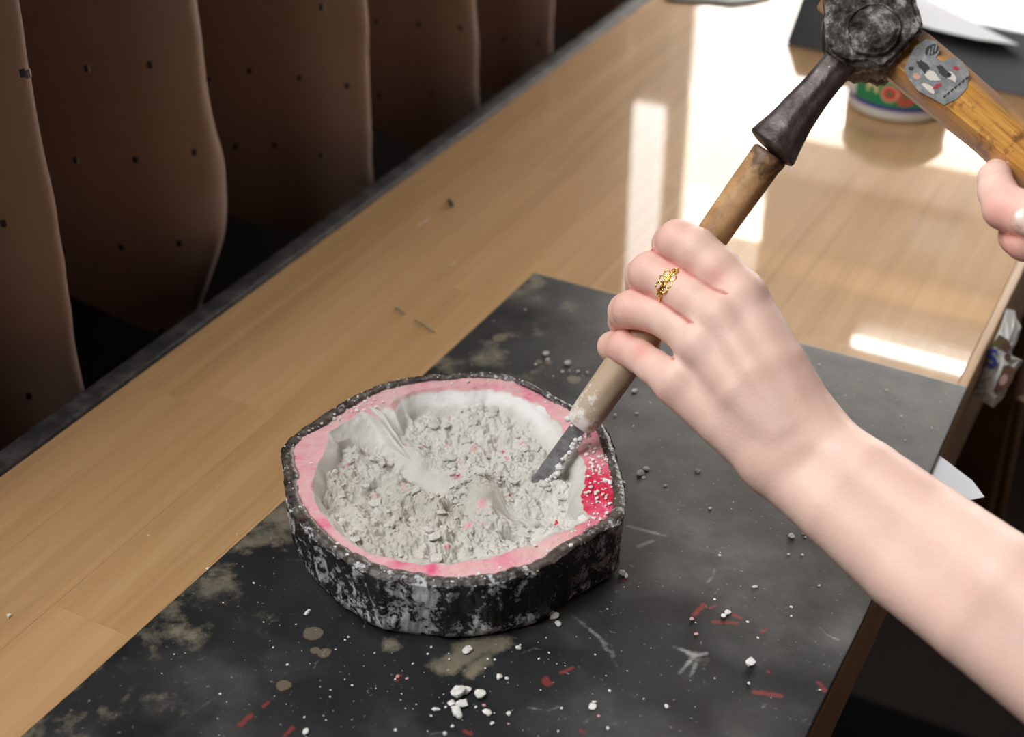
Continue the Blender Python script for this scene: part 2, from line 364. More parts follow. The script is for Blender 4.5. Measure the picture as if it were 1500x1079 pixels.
for xx in (XL+.03, XR-.09):
    for yy in (TY0+.05, TY1-.12): box('leg', (xx, yy, -.74), (xx+.05, yy+.06, -.0202), m_side, tb, .003)
struct(box('floor_rug', (-.6, -.2, -.7399), (.7, 1.19, -.732), m_rug)).name = 'floor_mat_rug'
tag(bpy.data.objects['floor_mat_rug'], 'plain black rug on the dark floor under the workbench', 'rug'); del bpy.data.objects['floor_mat_rug']['kind']
bpy.data.objects['floor_mat_rug'].name = 'rug'

# rubber sheet
MT = .0032
my = np.r_[np.linspace(.05, .25, 20, endpoint=False), np.linspace(.25, .7185, 560)]; nx_ = 340
xl = np.interp(my, [.05, .30, .446, .595, .718], [-.385, -.3755, -.3725, -.3695, -.368]); xr = np.interp(my, [.05, .33, .50, .62, .7185], [-.0885, -.088, -.0865, -.0875, -.0895])
uu = np.linspace(0, 1, nx_); gx_ = (xl[:, None]+(xr-xl)[:, None]*uu).ravel(); gy_ = np.repeat(my, nx_); gp = xy3(gx_, gy_)
def stroke(pxs, w, jit=.6):
    d = np.full(len(gx_), 1.)
    P = [atz(x, y, MT)[:2] for x, y in pxs]
    for a, b in zip(P, P[1:]):
        ab = b-a; t = np.clip(((gx_-a[0])*ab[0]+(gy_-a[1])*ab[1])/(ab@ab+1e-9), 0, 1); d = np.minimum(d, np.hypot(gx_-a[0]-t*ab[0], gy_-a[1]-t*ab[1]))
    return np.exp(-(d/w)**2)
nb = fbm(gp*55, 5, 201); nc = fbm(gp*18, 4, 207); nd = fbm(gp*130, 4, 213)
leftedge = np.exp(-((gx_-np.repeat(xl, nx_))/.045)**2)
beige = np.clip(leftedge*(.35+.9*nb)+.25*nc*leftedge, 0, 1)*.75
for pts, w, a in (([(575, 945), (620, 965), (660, 975)], .006, .9), ([(650, 968), (735, 935)], .007, 1.), ([(690, 985), (745, 930)], .004, .8), ([(600, 940), (640, 950)], .004, .6), ([(700, 500), (760, 540)], .016, .5), ([(640, 560), (720, 555)], .012, .55), ([(1015, 960), (1030, 965)], .004, .5)):
    beige = np.maximum(beige, a*stroke(pts, w)*np.clip(.75+.9*nb, 0, 1.2))
spot = np.zeros(len(gx_))
for x, y, r in ((458, 927, 10), (415, 1003, 7), (733, 494, 13), (462, 952, 6), (475, 956, 8), (840, 556, 9), (789, 529, 4), (804, 530, 5), (345, 718, 6)):
    c0 = atz(x, y, MT)[:2]; spot = np.maximum(spot, np.clip(1.6-np.hypot(gx_-c0[0], (gy_-c0[1]))/(r*.72/FPX)*.9+nd*.3, 0, 1))
scuff = np.zeros(len(gx_)); rs = random.Random(5)
for k in range(34):
    x, y = rs.uniform(760, 1210), rs.uniform(820, 1070); a = rs.uniform(-.9, .9)+(3.14 if rs.random() < .5 else 0); L = rs.uniform(12, 55); b = a+rs.uniform(-.8, .8)
    q = [(x, y), (x+L*.5*math.cos(a), y+L*.5*math.sin(a)), (x+L*.5*math.cos(a)+L*.5*math.cos(b), y+L*.5*math.sin(a)+L*.5*math.sin(b))]
    scuff = np.maximum(scuff, rs.uniform(.25, .6)*stroke(q, rs.uniform(.0006, .0016)))
for k in range(16):
    x, y = rs.uniform(280, 640), rs.uniform(930, 1075); a = rs.uniform(-1.2, .2); L = rs.uniform(15, 60)
    scuff = np.maximum(scuff, rs.uniform(.2, .5)*stroke([(x, y), (x+L*math.cos(a), y+L*math.sin(a))], rs.uniform(.0006, .0014)))
for q, a in (([(985, 945), (1018, 960), (1035, 957)], .8), ([(1018, 960), (995, 985)], .6), ([(1022, 962), (1012, 990)], .5), ([(838, 900), (880, 935), (905, 975)], .5), ([(890, 950), (925, 985)], .5), ([(850, 870), (810, 860)], .4), ([(920, 770), (975, 785), (935, 800)], .7), ([(655, 960), (745, 1045)], .25), ([(935, 905), (990, 920)], .5), ([(940, 912), (975, 912)], .6)): scuff = np.maximum(scuff, a*stroke(q, .0016))
scuff = scuff*np.clip(.7+.9*nb, 0, 1.3)
redm_ = np.zeros(len(gx_))
for q, w in (([(1105, 1013), (1143, 1018)], .0022), ([(1085, 905), (1070, 898)], .0015), ([(1017, 900), (1030, 886)], .0022), ([(1040, 890), (1048, 887)], .0012), ([(1200, 1000), (1207, 1010)], .0022), ([(368, 1046), (352, 1062)], .0018), ([(428, 1066), (418, 1076)], .0016), ([(393, 1028), (386, 1034)], .0014), ([(585, 990), (580, 996)], .0016), ([(800, 995), (802, 1000)], .003), ([(822, 985), (838, 978)], .0016), ([(912, 790), (905, 790)], .001), ([(914, 850), (914, 851)], .0012), ([(1045, 910), (1080, 912)], .0016), ([(1115, 925), (1122, 922)], .0012), ([(690, 1075), (680, 1070)], .0015), ([(850, 1070), (856, 1072)], .0014), ([(1125, 983), (1126, 984)], .0014)): redm_ = np.maximum(redm_, .9*stroke(q, w))
sheen_film = np.clip(-.02+.85*np.clip((gx_+.235)/.10, 0, 1)*np.clip((gy_-.40)/.16, 0, 1)+.55*np.clip((gy_-.60)/.08, 0, 1)*.6+.42*nc+.16*nb, 0, .8)  # grey reflected sheen painted into the rubber towards right and back, plus mottling
VT = np.stack([gx_, gy_, np.full(len(gx_), MT)+nc*.00012], 1); ng = len(gx_)
ring_i = np.r_[np.arange(nx_), np.arange(1, len(my))*nx_+nx_-1, (len(my)-1)*nx_+np.arange(nx_-2, -1, -1), np.arange(len(my)-2, 0, -1)*nx_]
SK = VT[ring_i].copy(); SK[:, 2] = .0006; n1_ = len(ring_i)
FS = [(ring_i[(i_+1) % n1_], ring_i[i_], ng+i_, ng+(i_+1) % n1_) for i_ in range(n1_)]
pad = lambda a_: np.r_[a_, np.zeros(n1_)]
mo = mesh('rubber_mat', np.concatenate([VT, SK]), list(map(tuple, grid_faces(len(my), nx_)))+FS+[tuple(ng+np.arange(n1_))[::-1]], m_mat, None, False, dict(sheen_film=pad(sheen_film), beige=pad(beige), scuff=pad(scuff), spot=pad(spot), redmark=pad(redm_)))
mo.data.polygons.foreach_set('use_smooth', [True]*((len(my)-1)*(nx_-1))+[False]*(n1_+1))
tag(mo, 'scuffed black rubber sheet with stains lying on the workbench', 'mat')

# ================================================================== PLASTER MOULD
BC = np.array([-.285, .475]); RIMZ = .038
rim_px = [(418, 650), (470, 610), (560, 562), (650, 548), (735, 548), (800, 575), (880, 620), (905, 680), (916, 730), (905, 765), (840, 802), (790, 835), (690, 855), (600, 852), (530, 835), (460, 785), (425, 740), (416, 690)]
pit_px = [(455, 735), (462, 700), (478, 660), (487, 625), (500, 605), (548, 599), (556, 622), (585, 585), (640, 575), (760, 570), (795, 578), (800, 610), (832, 645), (858, 690), (852, 745), (868, 765), (866, 780), (815, 785), (740, 815), (640, 825), (560, 817), (500, 797), (470, 762)]
def polar(px, z, n=1440, per=8):
    P = catmull([atz(x, y, z)[:2]-BC for x, y in px], per); th = np.arctan2(P[:, 1], P[:, 0]); rr = np.hypot(P[:, 0], P[:, 1])
    o = np.argsort(th); th, rr = th[o], rr[o]; th = np.r_[th-2*np.pi, th, th+2*np.pi]; rr = np.r_[rr, rr, rr]
    A = np.linspace(-np.pi, np.pi, n, endpoint=False); return A, np.interp(A, th, rr)
NA = 900
A, RO = polar(rim_px, RIMZ, NA); _, RP = polar(pit_px, .034, NA, 3)
ct, sn = np.cos(A), np.sin(A)
mould = thing('plaster_mould', 'black rough shelled mould filled with grey chipped plaster and a pink stained rim', 'mould', (BC[0], BC[1], MT))
RI = RO-.0066-.0012*fbm(xy3(ct*4, sn*4), 3, 5)+.0022*np.clip(np.cos(A-math.radians(100)), 0, 1)          # inner side of the black lip
# shell: profile rows from bottom centre out, up the wall, over the lip, down inside
prof = [(.90, .0, 0), (.955, .0, 0), (.972, .0025, 0)]+[(.975+.025*(k/16), .0035+(RIMZ-.007)*k/16, 0) for k in range(1, 17)]
V = []; DU = []; TP = []; FL = []
flake = np.clip(1-np.abs(np.angle(np.exp(1j*(A-math.radians(-3)))))/.32, 0, 1); flake = np.clip(flake*2, 0, 1)
front = np.clip(.35+.65*np.cos(A-math.radians(-95)), 0, 1)*(1-np.exp(-((A-math.radians(-25))/.17)**2))
for fr, z, _ in prof:
    k = z/RIMZ; nz = fbm(xy3(ct*9, sn*9, k*1.8), 4, 11)*.0022+np.abs(fbm(xy3(ct*17, sn*17, k*3), 3, 21))*.0016
    nz = nz*min(1, z/.006)*(1-.55*k)
    V.append(np.stack([BC[0]+ct*(RO*fr+nz), BC[1]+sn*(RO*fr+nz), np.full(NA, z+MT)], 1)); DU.append(front*(.9-.3*k)); TP.append(np.full(NA, 0.)); FL.append(flake)
lip = fbm(xy3(ct*14, sn*14), 4, 31)*.0007
for q, zz in ((1, -.001), (.93, .0006), (.6, .0012), (.3, .0008), (.06, -.0002), (0, -.004), (0, -.012)):
    rr = RI+(RO-RI)*q
    V.append(np.stack([BC[0]+ct*rr, BC[1]+sn*rr, RIMZ+zz+lip+fbm(xy3(ct*30, sn*30, q*2), 3, 41)*.0003], 1)); DU.append(front*.12); TP.append(np.full(NA, .3 if q == 1 else 1.)); FL.append(flake*0)
V = np.concatenate(V); F = [tuple(q) for q in grid_faces(len(prof)+7, NA, True)]+[tuple(range(NA))[::-1]]
sh = mesh('shell', V, F, m_shell, mould, True, dict(dust=np.concatenate(DU), top=np.concatenate(TP), flake=np.concatenate(FL)))
sh['label'] = 'black outer shell with white dust and painted highlights'
# plaster cast with the hollow chipped out of it
NR = 230; U = np.linspace(0, 1, NR)[:, None]
REDGE = np.minimum(RP, RI-.0055)+.0011*fbm(xy3(ct*7, sn*7), 2, 51)
wave = .010
inner = REDGE-.012
rad = np.where(U < .62, inner[None]*U/.62, inner[None]+(RI+.0015-inner)[None]*(U-.62)/.38)
X = BC[0]+rad*ct; Y = BC[1]+rad*sn; xf, yf = X.ravel(), Y.ravel(); rf = rad.ravel(); Af = np.tile(A, NR)
dE = rf-np.tile(REDGE, NR)                               # <0 inside the pit
p = xy3(xf, yf)
back = np.clip(np.cos(Af-math.radians(112)), -1, 1)      # +1 towards the far side of the bowl
floorz = .0260+fbm(p*42, 3, 61)*.0036
dx, dy = xf-BC[0], yf-BC[1]
floorz += .0065*np.clip((-back-.1), 0, 1)*np.clip((rf-.028)/.035, 0, 1)      # rubble banked up on the near side
floorz += .0035*np.clip(back, 0, 1)*np.clip(rf/.06, 0, 1)
def seg_d(px1, px2, z=.016):
    a = atz(*px1, z)[:2]; b = atz(*px2, z)[:2]; ab = b-a
    t = np.clip(((xf-a[0])*ab[0]+(yf-a[1])*ab[1])/(ab@ab), 0, 1); return np.hypot(xf-a[0]-t*ab[0], yf-a[1]-t*ab[1])
floorz += -.0065*np.exp(-(seg_d((535, 670), (640, 735))/.0075)**2)         # smooth gouge on the curtain side
floorz += .0045*np.exp(-(seg_d((515, 690), (640, 770))/.006)**2)
floorz += -.007*np.exp(-(seg_d((740, 765), (810, 775))/.009)**2)           # hollow near the right
floorz += -.004*np.exp(-(seg_d((800, 690), (850, 670))/.010)**2)
floorz += .004*np.exp(-(seg_d((690, 715), (720, 770))/.008)**2)
rock = np.abs(fbm(p*120, 4, 71, .55)); fl = np.floor(fbm(p*62+.25*vnoise(p*260, 9)[:, None], 3, 81)*4)/4
smooth = np.clip(np.exp(-(seg_d((545, 620), (640, 735))/.008)**2)+.8*np.exp(-(seg_d((735, 765), (790, 780))/.007)**2)+.7*np.exp(-(seg_d((715, 745), (700, 770))/.006)**2), 0, 1)
rubn = (1-smooth)*(fl*.0030-rock*.0024+fbm(p*420, 3, 91)*.0006)
for (hx, hy, s, dp) in ((812, 770, .0028, .012), (795, 768, .0022, .008), (752, 792, .0028, .010), (738, 790, .0018, .006), (657, 761, .0022, .008), (630, 660, .0022, .008), (620, 667, .0015, .006), (553, 722, .0022, .006), (512, 767, .0014, .005), (808, 655, .0016, .006)):
    c0 = atz(hx, hy, .02)[:2]; floorz -= dp*np.exp(-(((xf-c0[0])**2+(yf-c0[1])**2)/s**2))
topz = .0374+fbm(p*26, 3, 101)*.0010+fbm(p*260, 3, 111)*.00035
topz += -.0022*np.clip(-back, 0, 1)
wallw = .006+.0045*np.clip(back, 0, 1)+.012*np.exp(-(np.angle(np.exp(1j*(Af-math.radians(163))))/.16)**2)
wallw = wallw*(1+.6*fbm(xy3(np.cos(Af)*2.6, np.sin(Af)*2.6), 2, 121))
k = np.clip(-dE/np.maximum(wallw, .002), 0, 1); k = k*k*(3-2*k)*.35+k*.65
kr = np.clip((k-.72)/.28, 0, 1); kr = kr*kr*(3-2*kr)
z = np.where(dE > 0, topz, topz+(np.minimum(floorz, .0355)-topz)*k+rubn*kr)
z = z+np.where((k > .02) & (k < .98), fbm(xy3(xf*110, yf*110)+np.stack([0*z, 0*z, z*110], 1), 4, 131)*.0007, 0)
pk = np.clip(.5+dE/.0022, 0, 1)+.45*fbm(p*210, 3, 141)*np.exp(-(dE/.004)**2)
bandtop = np.clip(np.cos(Af-math.radians(118))-.72, 0, .28)/.28
pk = np.maximum(pk, np.clip(bandtop*2.2, 0, 1)*np.clip(.75-k*1.35, 0, 1)*(dE <= 0))
pk = np.maximum(pk, .62*(fbm(p*150, 3, 151) > .98)*(k > .92))
wh = np.clip(np.clip(1.2-np.abs(k-.45)*1.6, 0, 1)*(dE <= 0), 0, 1)*np.clip(.35+back*.7, .15, 1)
wh = np.maximum(wh, np.exp(-((xf-atz(800, 610, .03)[0])**2+(yf-atz(800, 610, .03)[1])**2)/.012**2)*(dE < 0))
wh = np.maximum(wh, .35*np.clip((xf-BC[0])/.05, 0, 1)*(k > .9))
redm = np.clip(1.4-np.abs(np.angle(np.exp(1j*(Af-math.radians(14)))))/.40, 0, 1)
Vp = np.stack([xf, yf, z+MT*0], 1)
Fp = grid_faces(NR, NA, True)
mesh('plaster_fill', Vp, Fp[:, ::-1][:, ::-1], m_plaster, mould, True, dict(pink=pk, white=wh, red=redm))
# loose rubble in the hollow, one heap
def lump(r, seed, sub=1, squash=.75):
    bm = bmesh.new(); bmesh.ops.create_icosphere(bm, subdivisions=sub, radius=1)
    P = np.array([v.co for v in bm.verts]); q = fbm(P*1.3+seed*3.1, 3, seed % 40); s = np.array([random.uniform(.7, 1.3), random.uniform(.7, 1.3), squash*random.uniform(.7, 1.1)])
    P = P*(1+.42*q)[:, None]*s*r; F = [[v.index for v in f.verts] for f in bm.faces]; bm.free(); return P, F
pitsel = np.where((k > .97) & (smooth < .3))[0]
RV = []; RF = []; off = 0
for i in range(420):
    s = rng.choice(pitsel); r = random.choice((.0005, .0006, .0007, .0009, .0012, .0016, .0028)); P, Fq = lump(r, i, 1, .5)
    P = P+Vp[s]+np.array([0, 0, r*.15]); RV.append(P); RF += [[a+off for a in q] for q in Fq]; off += len(P)
RV = np.concatenate(RV); n0 = len(RV)
rb = mesh('loose_rubble', RV, RF, m_plaster, mould, False, dict(pink=np.zeros(n0), white=np.full(n0, .25), red=np.zeros(n0))); rb['kind'] = 'stuff'
# white grains sprinkled on the rim
RV = []; RF = []; off = 0; topsel = np.where((dE > .001))[0]
dens = np.maximum(np.exp(-((Af-math.radians(168))/.22)**2), np.exp(-((Af-math.radians(20))/.35)**2))[topsel]+.03
for i in range(190):
    s = rng.choice(topsel, p=dens/dens.sum()); r = random.choice((.0004, .0005, .0006, .0008, .0011)); P, Fq = lump(r, i, 1, .8)
    P = P+Vp[s]+np.array([0, 0, r*.5]); RV.append(P); RF += [[a+off for a in q] for q in Fq]; off += len(P)
for i in range(110):
    a = rng.integers(NA); q = random.random(); rr = RI[a]+(RO[a]-RI[a])*q; r = random.choice((.0003, .0004, .0005, .0008)); P, Fq = lump(r, i, 1, .8)
    P = P+np.array([BC[0]+ct[a]*rr, BC[1]+sn[a]*rr, RIMZ+.0011]); RV.append(P); RF += [[b+off for b in qq] for qq in Fq]; off += len(P)
o = mesh('rim_grains', np.concatenate(RV), RF, m_crumb, mould); o['kind'] = 'stuff'
# thick chip standing proud in the right corner of the pit
cp = [atz(x, y, .035) for x, y in ((846, 757), (856, 752), (868, 766), (868, 780), (850, 783))]
o = prism('broken_chip', cp, (0, 0, -.012), m_crumb, mould)

# ================================================================== CRUMBS ON THE SHEET
CR = {}
def crumb(x, y, w, m=m_crumb, lab='white plaster crumb lying on the black rubber sheet', grp='plaster crumbs scattered on the rubber sheet', zb=MT):
    r = w*.5*.72/FPX; i = len(CR); P, Fq = lump(r, i*7+3, 2 if w > 7 else 1, .62); P[:, 2] -= P[:, 2].min()
    o = mesh('plaster_crumb', P, Fq, m); c0 = atz(x, y, zb); o.location = (c0[0], c0[1], zb-.0001); o.rotation_euler[2] = random.random()*6
    if grp.startswith('plaster crumbs'):
        if math.hypot(x-675, y-1035) < 70: lab, grp = 'white plaster crumb close around the small plaster heap', 'crumbs around the heap'
        elif x > 1130: lab, grp = 'white plaster crumb on the rubber sheet next to the bare forearm', 'crumbs next to the forearm'
        elif x < 560: lab, grp = 'white plaster crumb on the rubber sheet between mould and bare worktop', 'crumbs between mould and worktop'
        elif y < 970 and x < 930: lab, grp = 'white plaster crumb close against the foot of the mould', 'crumbs at the foot of the mould'
        if w >= 12: lab, grp = {1099: 'largest lone white crumb on the open rubber sheet', 812: 'big white chip fallen at the foot of the mould corner', 703: 'large white crumb just beside the small plaster heap', 911: 'flat white chip lying beside the mould flank'}.get(x, lab), grp
    tag(o, lab, 'crumb', grp); CR[i] = o
heap = 'white plaster lump in the small heap before the mould'
for x, y, w in ((672, 1018, 17), (676, 1032, 15), (668, 1043, 15), (683, 1012, 11), (662, 1030, 8), (671, 1050, 10)): crumb(x, y, w, lab=heap, grp='lumps of the small plaster heap')
for x, y, w in ((703, 1019, 13), (714, 1044, 9), (639, 1040, 8), (653, 1036, 5), (685, 953, 11), (667, 930, 7), (684, 927, 6), (759, 949, 8), (732, 993, 8), (742, 994, 7), (812, 905, 13), (806, 898, 9), (818, 915, 8), (868, 1036, 9), (870, 1028, 6), (893, 1011, 5), (976, 1035, 7), (1099, 972, 12), (1097, 1002, 5), (1047, 993, 3), (1106, 860, 7), (1200, 858, 5), (1159, 889, 5), (1160, 786, 10), (1178, 782, 5), (1175, 813, 4), (1180, 787, 5), (1218, 793, 5), (1155, 812, 4), (1054, 814, 4), (1066, 898, 9), (1060, 904, 9), (1110, 934, 4), (1095, 911, 4), (911, 842, 12), (917, 845, 7), (890, 892, 3), (450, 899, 9), (453, 895, 6), (448, 1073, 9), (421, 974, 4), (400, 948, 3), (386, 911, 3), (304, 833, 5), (516, 1004, 3), (745, 1046, 7), (721, 1060, 5), (697, 1036, 5), (789, 965, 4), (800, 934, 3), (804, 956, 4), (725, 966, 4), (658, 966, 4), (890, 1067, 6), (1201, 1010, 4), (1159, 903, 4), (652, 1075, 6), (663, 1063, 4), (1187, 790, 3), (1320, 610, 4), (1325, 623, 3), (1365, 627, 4), (1298, 571, 5), (1200, 534, 5), (1326, 645, 3), (605, 972, 4), (632, 948, 4)): crumb(x, y, w)
gl = 'grey plaster crumb on the rubber sheet behind the mould'
for x, y, w in ((800, 519, 11), (802, 527, 7), (832, 533, 10), (824, 545, 8), (834, 544, 6), (847, 545, 7), (861, 546, 7), (785, 534, 5), (930, 573, 10), (961, 566, 9), (960, 571, 7), (901, 609, 6), (933, 606, 6), (947, 688, 10), (938, 695, 12), (943, 700, 7), (975, 712, 6), (953, 590, 4), (1022, 690, 8), (1040, 745, 6)): crumb(x, y, w, m_crumbgrey, gl, 'grey crumbs behind the mould')
pl_ = 'pinkish red plaster crumb lying on the black rubber sheet'
for x, y, w in ((709, 1034, 6), (582, 992, 6), (596, 994, 4), (1013, 908, 7), (1020, 929, 5), (877, 1049, 4), (816, 900, 6), (745, 1060, 4)): crumb(x, y, w, m_crumbpink, pl_, 'pinkish crumbs on the rubber sheet')
for x, y, w in ((14, 903, 8), (347, 783, 3), (218, 784, 3)): crumb(x, y, w, lab='white plaster crumb lying on the bare wooden worktop', grp='crumbs on the bare worktop', zb=0)
# dust too fine to count
RV = []; RF = []; off = 0; mtx = [(-.36, .30), (-.10, .70)]
for i in range(430):
    if i < 270: x, y = rng.normal(-.235, .075), rng.normal(.375, .055)
    else: x, y = rng.uniform(-.365, -.10), rng.uniform(.28, .70)
    if not (-.364 < x < -.095 and .2 < y < .71) or np.hypot(x-BC[0], y-BC[1]) < .09: continue
    r = random.choice((.00016, .0002, .00022, .0003, .0004, .0006)); P, Fq = lump(r, i, 1, .6)
    P = P+np.array([x, y, MT+r*.2]); RV.append(P); RF += [[a+off for a in q] for q in Fq]; off += len(P)
o = mesh('plaster_dust', np.concatenate(RV), RF, m_crumb); o['kind'] = 'stuff'; tag(o, 'fine white plaster dust specks across the rubber sheet', 'dust')
def sliver(name, a, b, r, m, lab, cat, grp=None):
    P = [atz(*a, r), atz((a[0]+b[0])/2+1, (a[1]+b[1])/2-1, r), atz(*b, r)]; o = tube(name, P, r, m, None, 6); tag(o, lab, cat, grp)
sliver('wood_splinter', (607, 468), (636, 486), .0006, m_splinter, 'longer greenish splinter lying on the worktop', 'splinter')
sliver('wood_splinter', (579, 451), (592, 459), .0006, m_splinter, 'shorter greenish splinter lying on the worktop', 'splinter')
sliver('bark_fragment', (657, 293), (662, 301), .0013, m_darkbit, 'tiny dark fragment lying on the bare worktop near the curtain', 'fragment')

# ================================================================== CHISEL
TIP, TOP = atz(795, 700, .0255), atd(1129, 224, .660)
ca = TOP-TIP; CLEN = np.linalg.norm(ca); ca /= CLEN
H0 = TIP+ca*.033                                       # where the wood begins
hl = CLEN-.033
ch = thing('chisel', 'wooden handled chisel driven into the plaster by the gripping hand', 'chisel', tuple(TIP))
def hjit(t, a): return 1+.018*math.sin(3*a+t*40)+.012*math.sin(7*a-t*90)+(.03*math.sin(5*a) if t > hl-.006 else 0)
pr = [(0, .0062), (.0008, .0072), (.004, .0080)]+[(hl*q, .0083+.0003*math.sin(q*7)) for q in np.linspace(.06, .93, 22)]+[(hl-.006, .0083), (hl-.003, .0086), (hl-.001, .0085), (hl, .0076)]
v, f = lathe_geo(H0, ca, pr, 48, jit=hjit); tv = np.repeat([q[0]/hl for q in pr], 48)
mesh('handle', v, f, m_hwood, ch, True, dict(t=tv))
# blade: flat bar with a ground edge
side = np.cross(ca, -ray(815, 665)); side /= np.linalg.norm(side); nor = np.cross(side, ca)
def blade_ring(t, w, h, o=0): return [TIP+ca*t+side*sx*w+nor*(sy*h+o) for sx, sy in ((-1, -1), (1, -1), (1, 1), (-1, 1))]
v = []
for t, w, h, o_ in ((-.004, .0042, .0003, .0016), (.006, .0043, .0012, .0008), (.010, .0043, .0019, 0), (.028, .0041, .0024, 0), (.036, .0040, .0030, 0)): v += blade_ring(t, w, h, o_)
f = [tuple(q) for q in grid_faces(5, 4, True)]+[(3, 2, 1, 0), (16, 17, 18, 19)]
o = mesh('blade', v, f, m_blade, ch); o['label'] = 'grey steel blade'
cr = []; crf = []; off = 0                              # plaster caked on the blade's edge and the socket
for i in range(90):
    t = random.uniform(0, .034); r = random.uniform(.0008, .0019); P, Fq = lump(r, i, 1, .9)
    q = (-1 if np.dot(side, _R) < 0 else 1)
    if t > .029: a = random.uniform(0, 6.28); pos = TIP+ca*(t+.002)+(side*math.cos(a)+nor*math.sin(a))*.0066
    else: pos = TIP+ca*t+side*q*random.uniform(.0025, .0048)+nor*random.uniform(-.002, .003)
    cr.append(P+pos); crf += [[a_+off for a_ in qq] for qq in Fq]; off += len(P)
o = mesh('plaster_crust', np.concatenate(cr), crf, m_crumb, ch, True); o['kind'] = 'stuff'

# ================================================================== HAMMER
HA, HF, HH = atd(1290, 45, .648), atd(1131, 216, .6555), atd(1470, 226, .634)
en = HF-HA; HL = np.linalg.norm(en); en /= HL
eh = HH-HA; eh -= en*(eh@en); eh /= np.linalg.norm(eh); ec = np.cross(eh, en)
if ec@(-_F) < 0: ec = -ec
sc = HL/233.5
hm = thing('hammer', 'old iron hammer with an orange varnished wooden handle and worn grey sticker', 'hammer', tuple(HF))
def hpt(x, y, c=0.):                                    # photo-sized coordinates on the hammer's own plane
    dx, dy = (x-750)*(1-c/.65)-540, (y-540)*(1-c/.65)+495; a = dx*-.681+dy*.732; q = dx*.732+dy*.681
    return HA+(en*a+eh*q)*sc+ec*c
prf = [(30, -20, 30), (48, -17, 29), (61, -15, 28), (82, -12, 25), (112, -10.5, 25), (135, -9, 26), (153, -8, 28), (178, -6, 30.5), (200, -3, 34), (218, -1.5, 38), (228, 0, 41), (232, 0, 41.5), (235, 0, 40), (236.5, 0, 36), (237, 0, 0.5)]
ts = np.linspace(0, 1, 60); pa = np.interp(ts, np.linspace(0, 1, len(prf)), [q[0] for q in prf]); po = np.interp(ts, np.linspace(0, 1, len(prf)), [q[1] for q in prf]); prr = np.interp(ts, np.linspace(0, 1, len(prf)), [q[2] for q in prf])
V = []; nseg = 56
for a, o_, r in zip(pa, po, prr):
    for k_ in range(nseg):
        th = 2*math.pi*k_/nseg; rr = r*(1+.03*math.cos(8*th)*(1 if a < 225 else .4))
        V.append(HA+en*a*sc+eh*(o_+rr*math.cos(th))*sc+ec*rr*math.sin(th)*sc)
F = [tuple(q) for q in grid_faces(60, nseg, True)]+[tuple(range(nseg)), tuple(range(59*nseg, 60*nseg))]
mesh('striking_neck', V, F, m_iron, hm, True)
blk = [(1217, -40), (1219, 33), (1219, 62), (1238, 88), (1258, 100), (1282, 97), (1305, 110), (1336, 79), (1366, 46), (1356, 18), (1348, -40)]
bm = bmesh.new(); vs = [bm.verts.new(hpt(x, y, .0155)) for x, y in blk]; f = bm.faces.new(vs)
ex = bmesh.ops.extrude_face_region(bm, geom=[f]); bmesh.ops.translate(bm, vec=tuple(-ec*.031), verts=[q for q in ex['geom'] if isinstance(q, bmesh.types.BMVert)])
bmesh.ops.recalc_face_normals(bm, faces=bm.faces[:]); bmesh.ops.bevel(bm, geom=bm.edges[:], offset=.0020, segments=3, affect='EDGES')
bmesh.ops.triangulate(bm, faces=bm.faces[:]); bmesh.ops.subdivide_edges(bm, edges=[e for e in bm.edges if e.calc_length() > .006], cuts=5, use_grid_fill=True)
P = np.array([v_.co for v_ in bm.verts]); bm.normal_update(); nn = np.array([v_.normal for v_ in bm.verts]); d = fbm(P*190, 4, 171)*.0010+fbm(P*70, 3, 175)*.0011
for v_, dd, n_ in zip(bm.verts, d, nn): v_.co = Vector(v_.co)+Vector(n_)*float(dd)
bm_obj('head_block', bm, m_ironface, hm, True)
pr = [(-.004, 40*sc), (.0008, 40*sc), (.0022, 38.5*sc), (.0026, 37*sc), (.0018, 35.5*sc), (.0022, 33*sc), (.0034, 28*sc), (.0038, 20*sc), (.0040, 10*sc), (.0040, .5*sc)]
pr2 = []
for (a, b), (c_, d_) in zip(pr, pr[1:]): pr2 += [(a+(c_-a)*q/4, b+(d_-b)*q/4) for q in range(4)]
v, f = lathe_geo(hpt(1290, 47, .0148), ec, pr2+[pr[-1]], 64, jit=lambda t, a: 1+.012*math.sin(5*a)+.01*math.sin(11*a))
v = np.array(v); dz = fbm(v*260, 4, 181)*.0008; v = v+ec*dz[:, None]; mesh('cheek_boss', v, f, m_ironface, hm, True)
# far pole of the head, above the frame
v, f = lathe_geo(hpt(1310, -20), -en, [(0, 34*sc), (.012, 27*sc), (.022, 26*sc), (.032, 30*sc), (.037, 31*sc), (.042, 26*sc), (.046, 14*sc), (.047, 1*sc)], 48); mesh('peen', v, f, m_iron, hm, True)
# handle: chamfered bar along eh
sec = [(-1, -.30), (-1, .30), (-.62, 1), (.50, 1), (1, .42), (1, -.42), (.5, -1), (-.62, -1)]
V = []; al = []; ac = []; wo = []
stn = [(-95, 30, .0075), (40, 40, .0088), (60, 42.5, .0092), (120, 42, .0096), (170, 40.5, .0096), (220, 39, .0098), (280, 41, .0105), (360, 44, .0112), (470, 45, .0115), (560, 44, .0112), (600, 41, .0105)]
for q in np.linspace(0, 1, 60):
    x_ = q*(len(stn)-1); i_ = min(int(x_), len(stn)-2); g_ = x_-i_; t_, w_, h_ = [stn[i_][j]*(1-g_)+stn[i_+1][j]*g_ for j in range(3)]
    for (sa, sb) in sec:
        V.append(HA+eh*t_*sc+en*(-sa*w_+4)*sc+ec*sb*h_); al.append(t_*sc); ac.append(sa*w_*sc+sb*h_*.7); wo.append(1. if sa in (1, -1) else 0.)
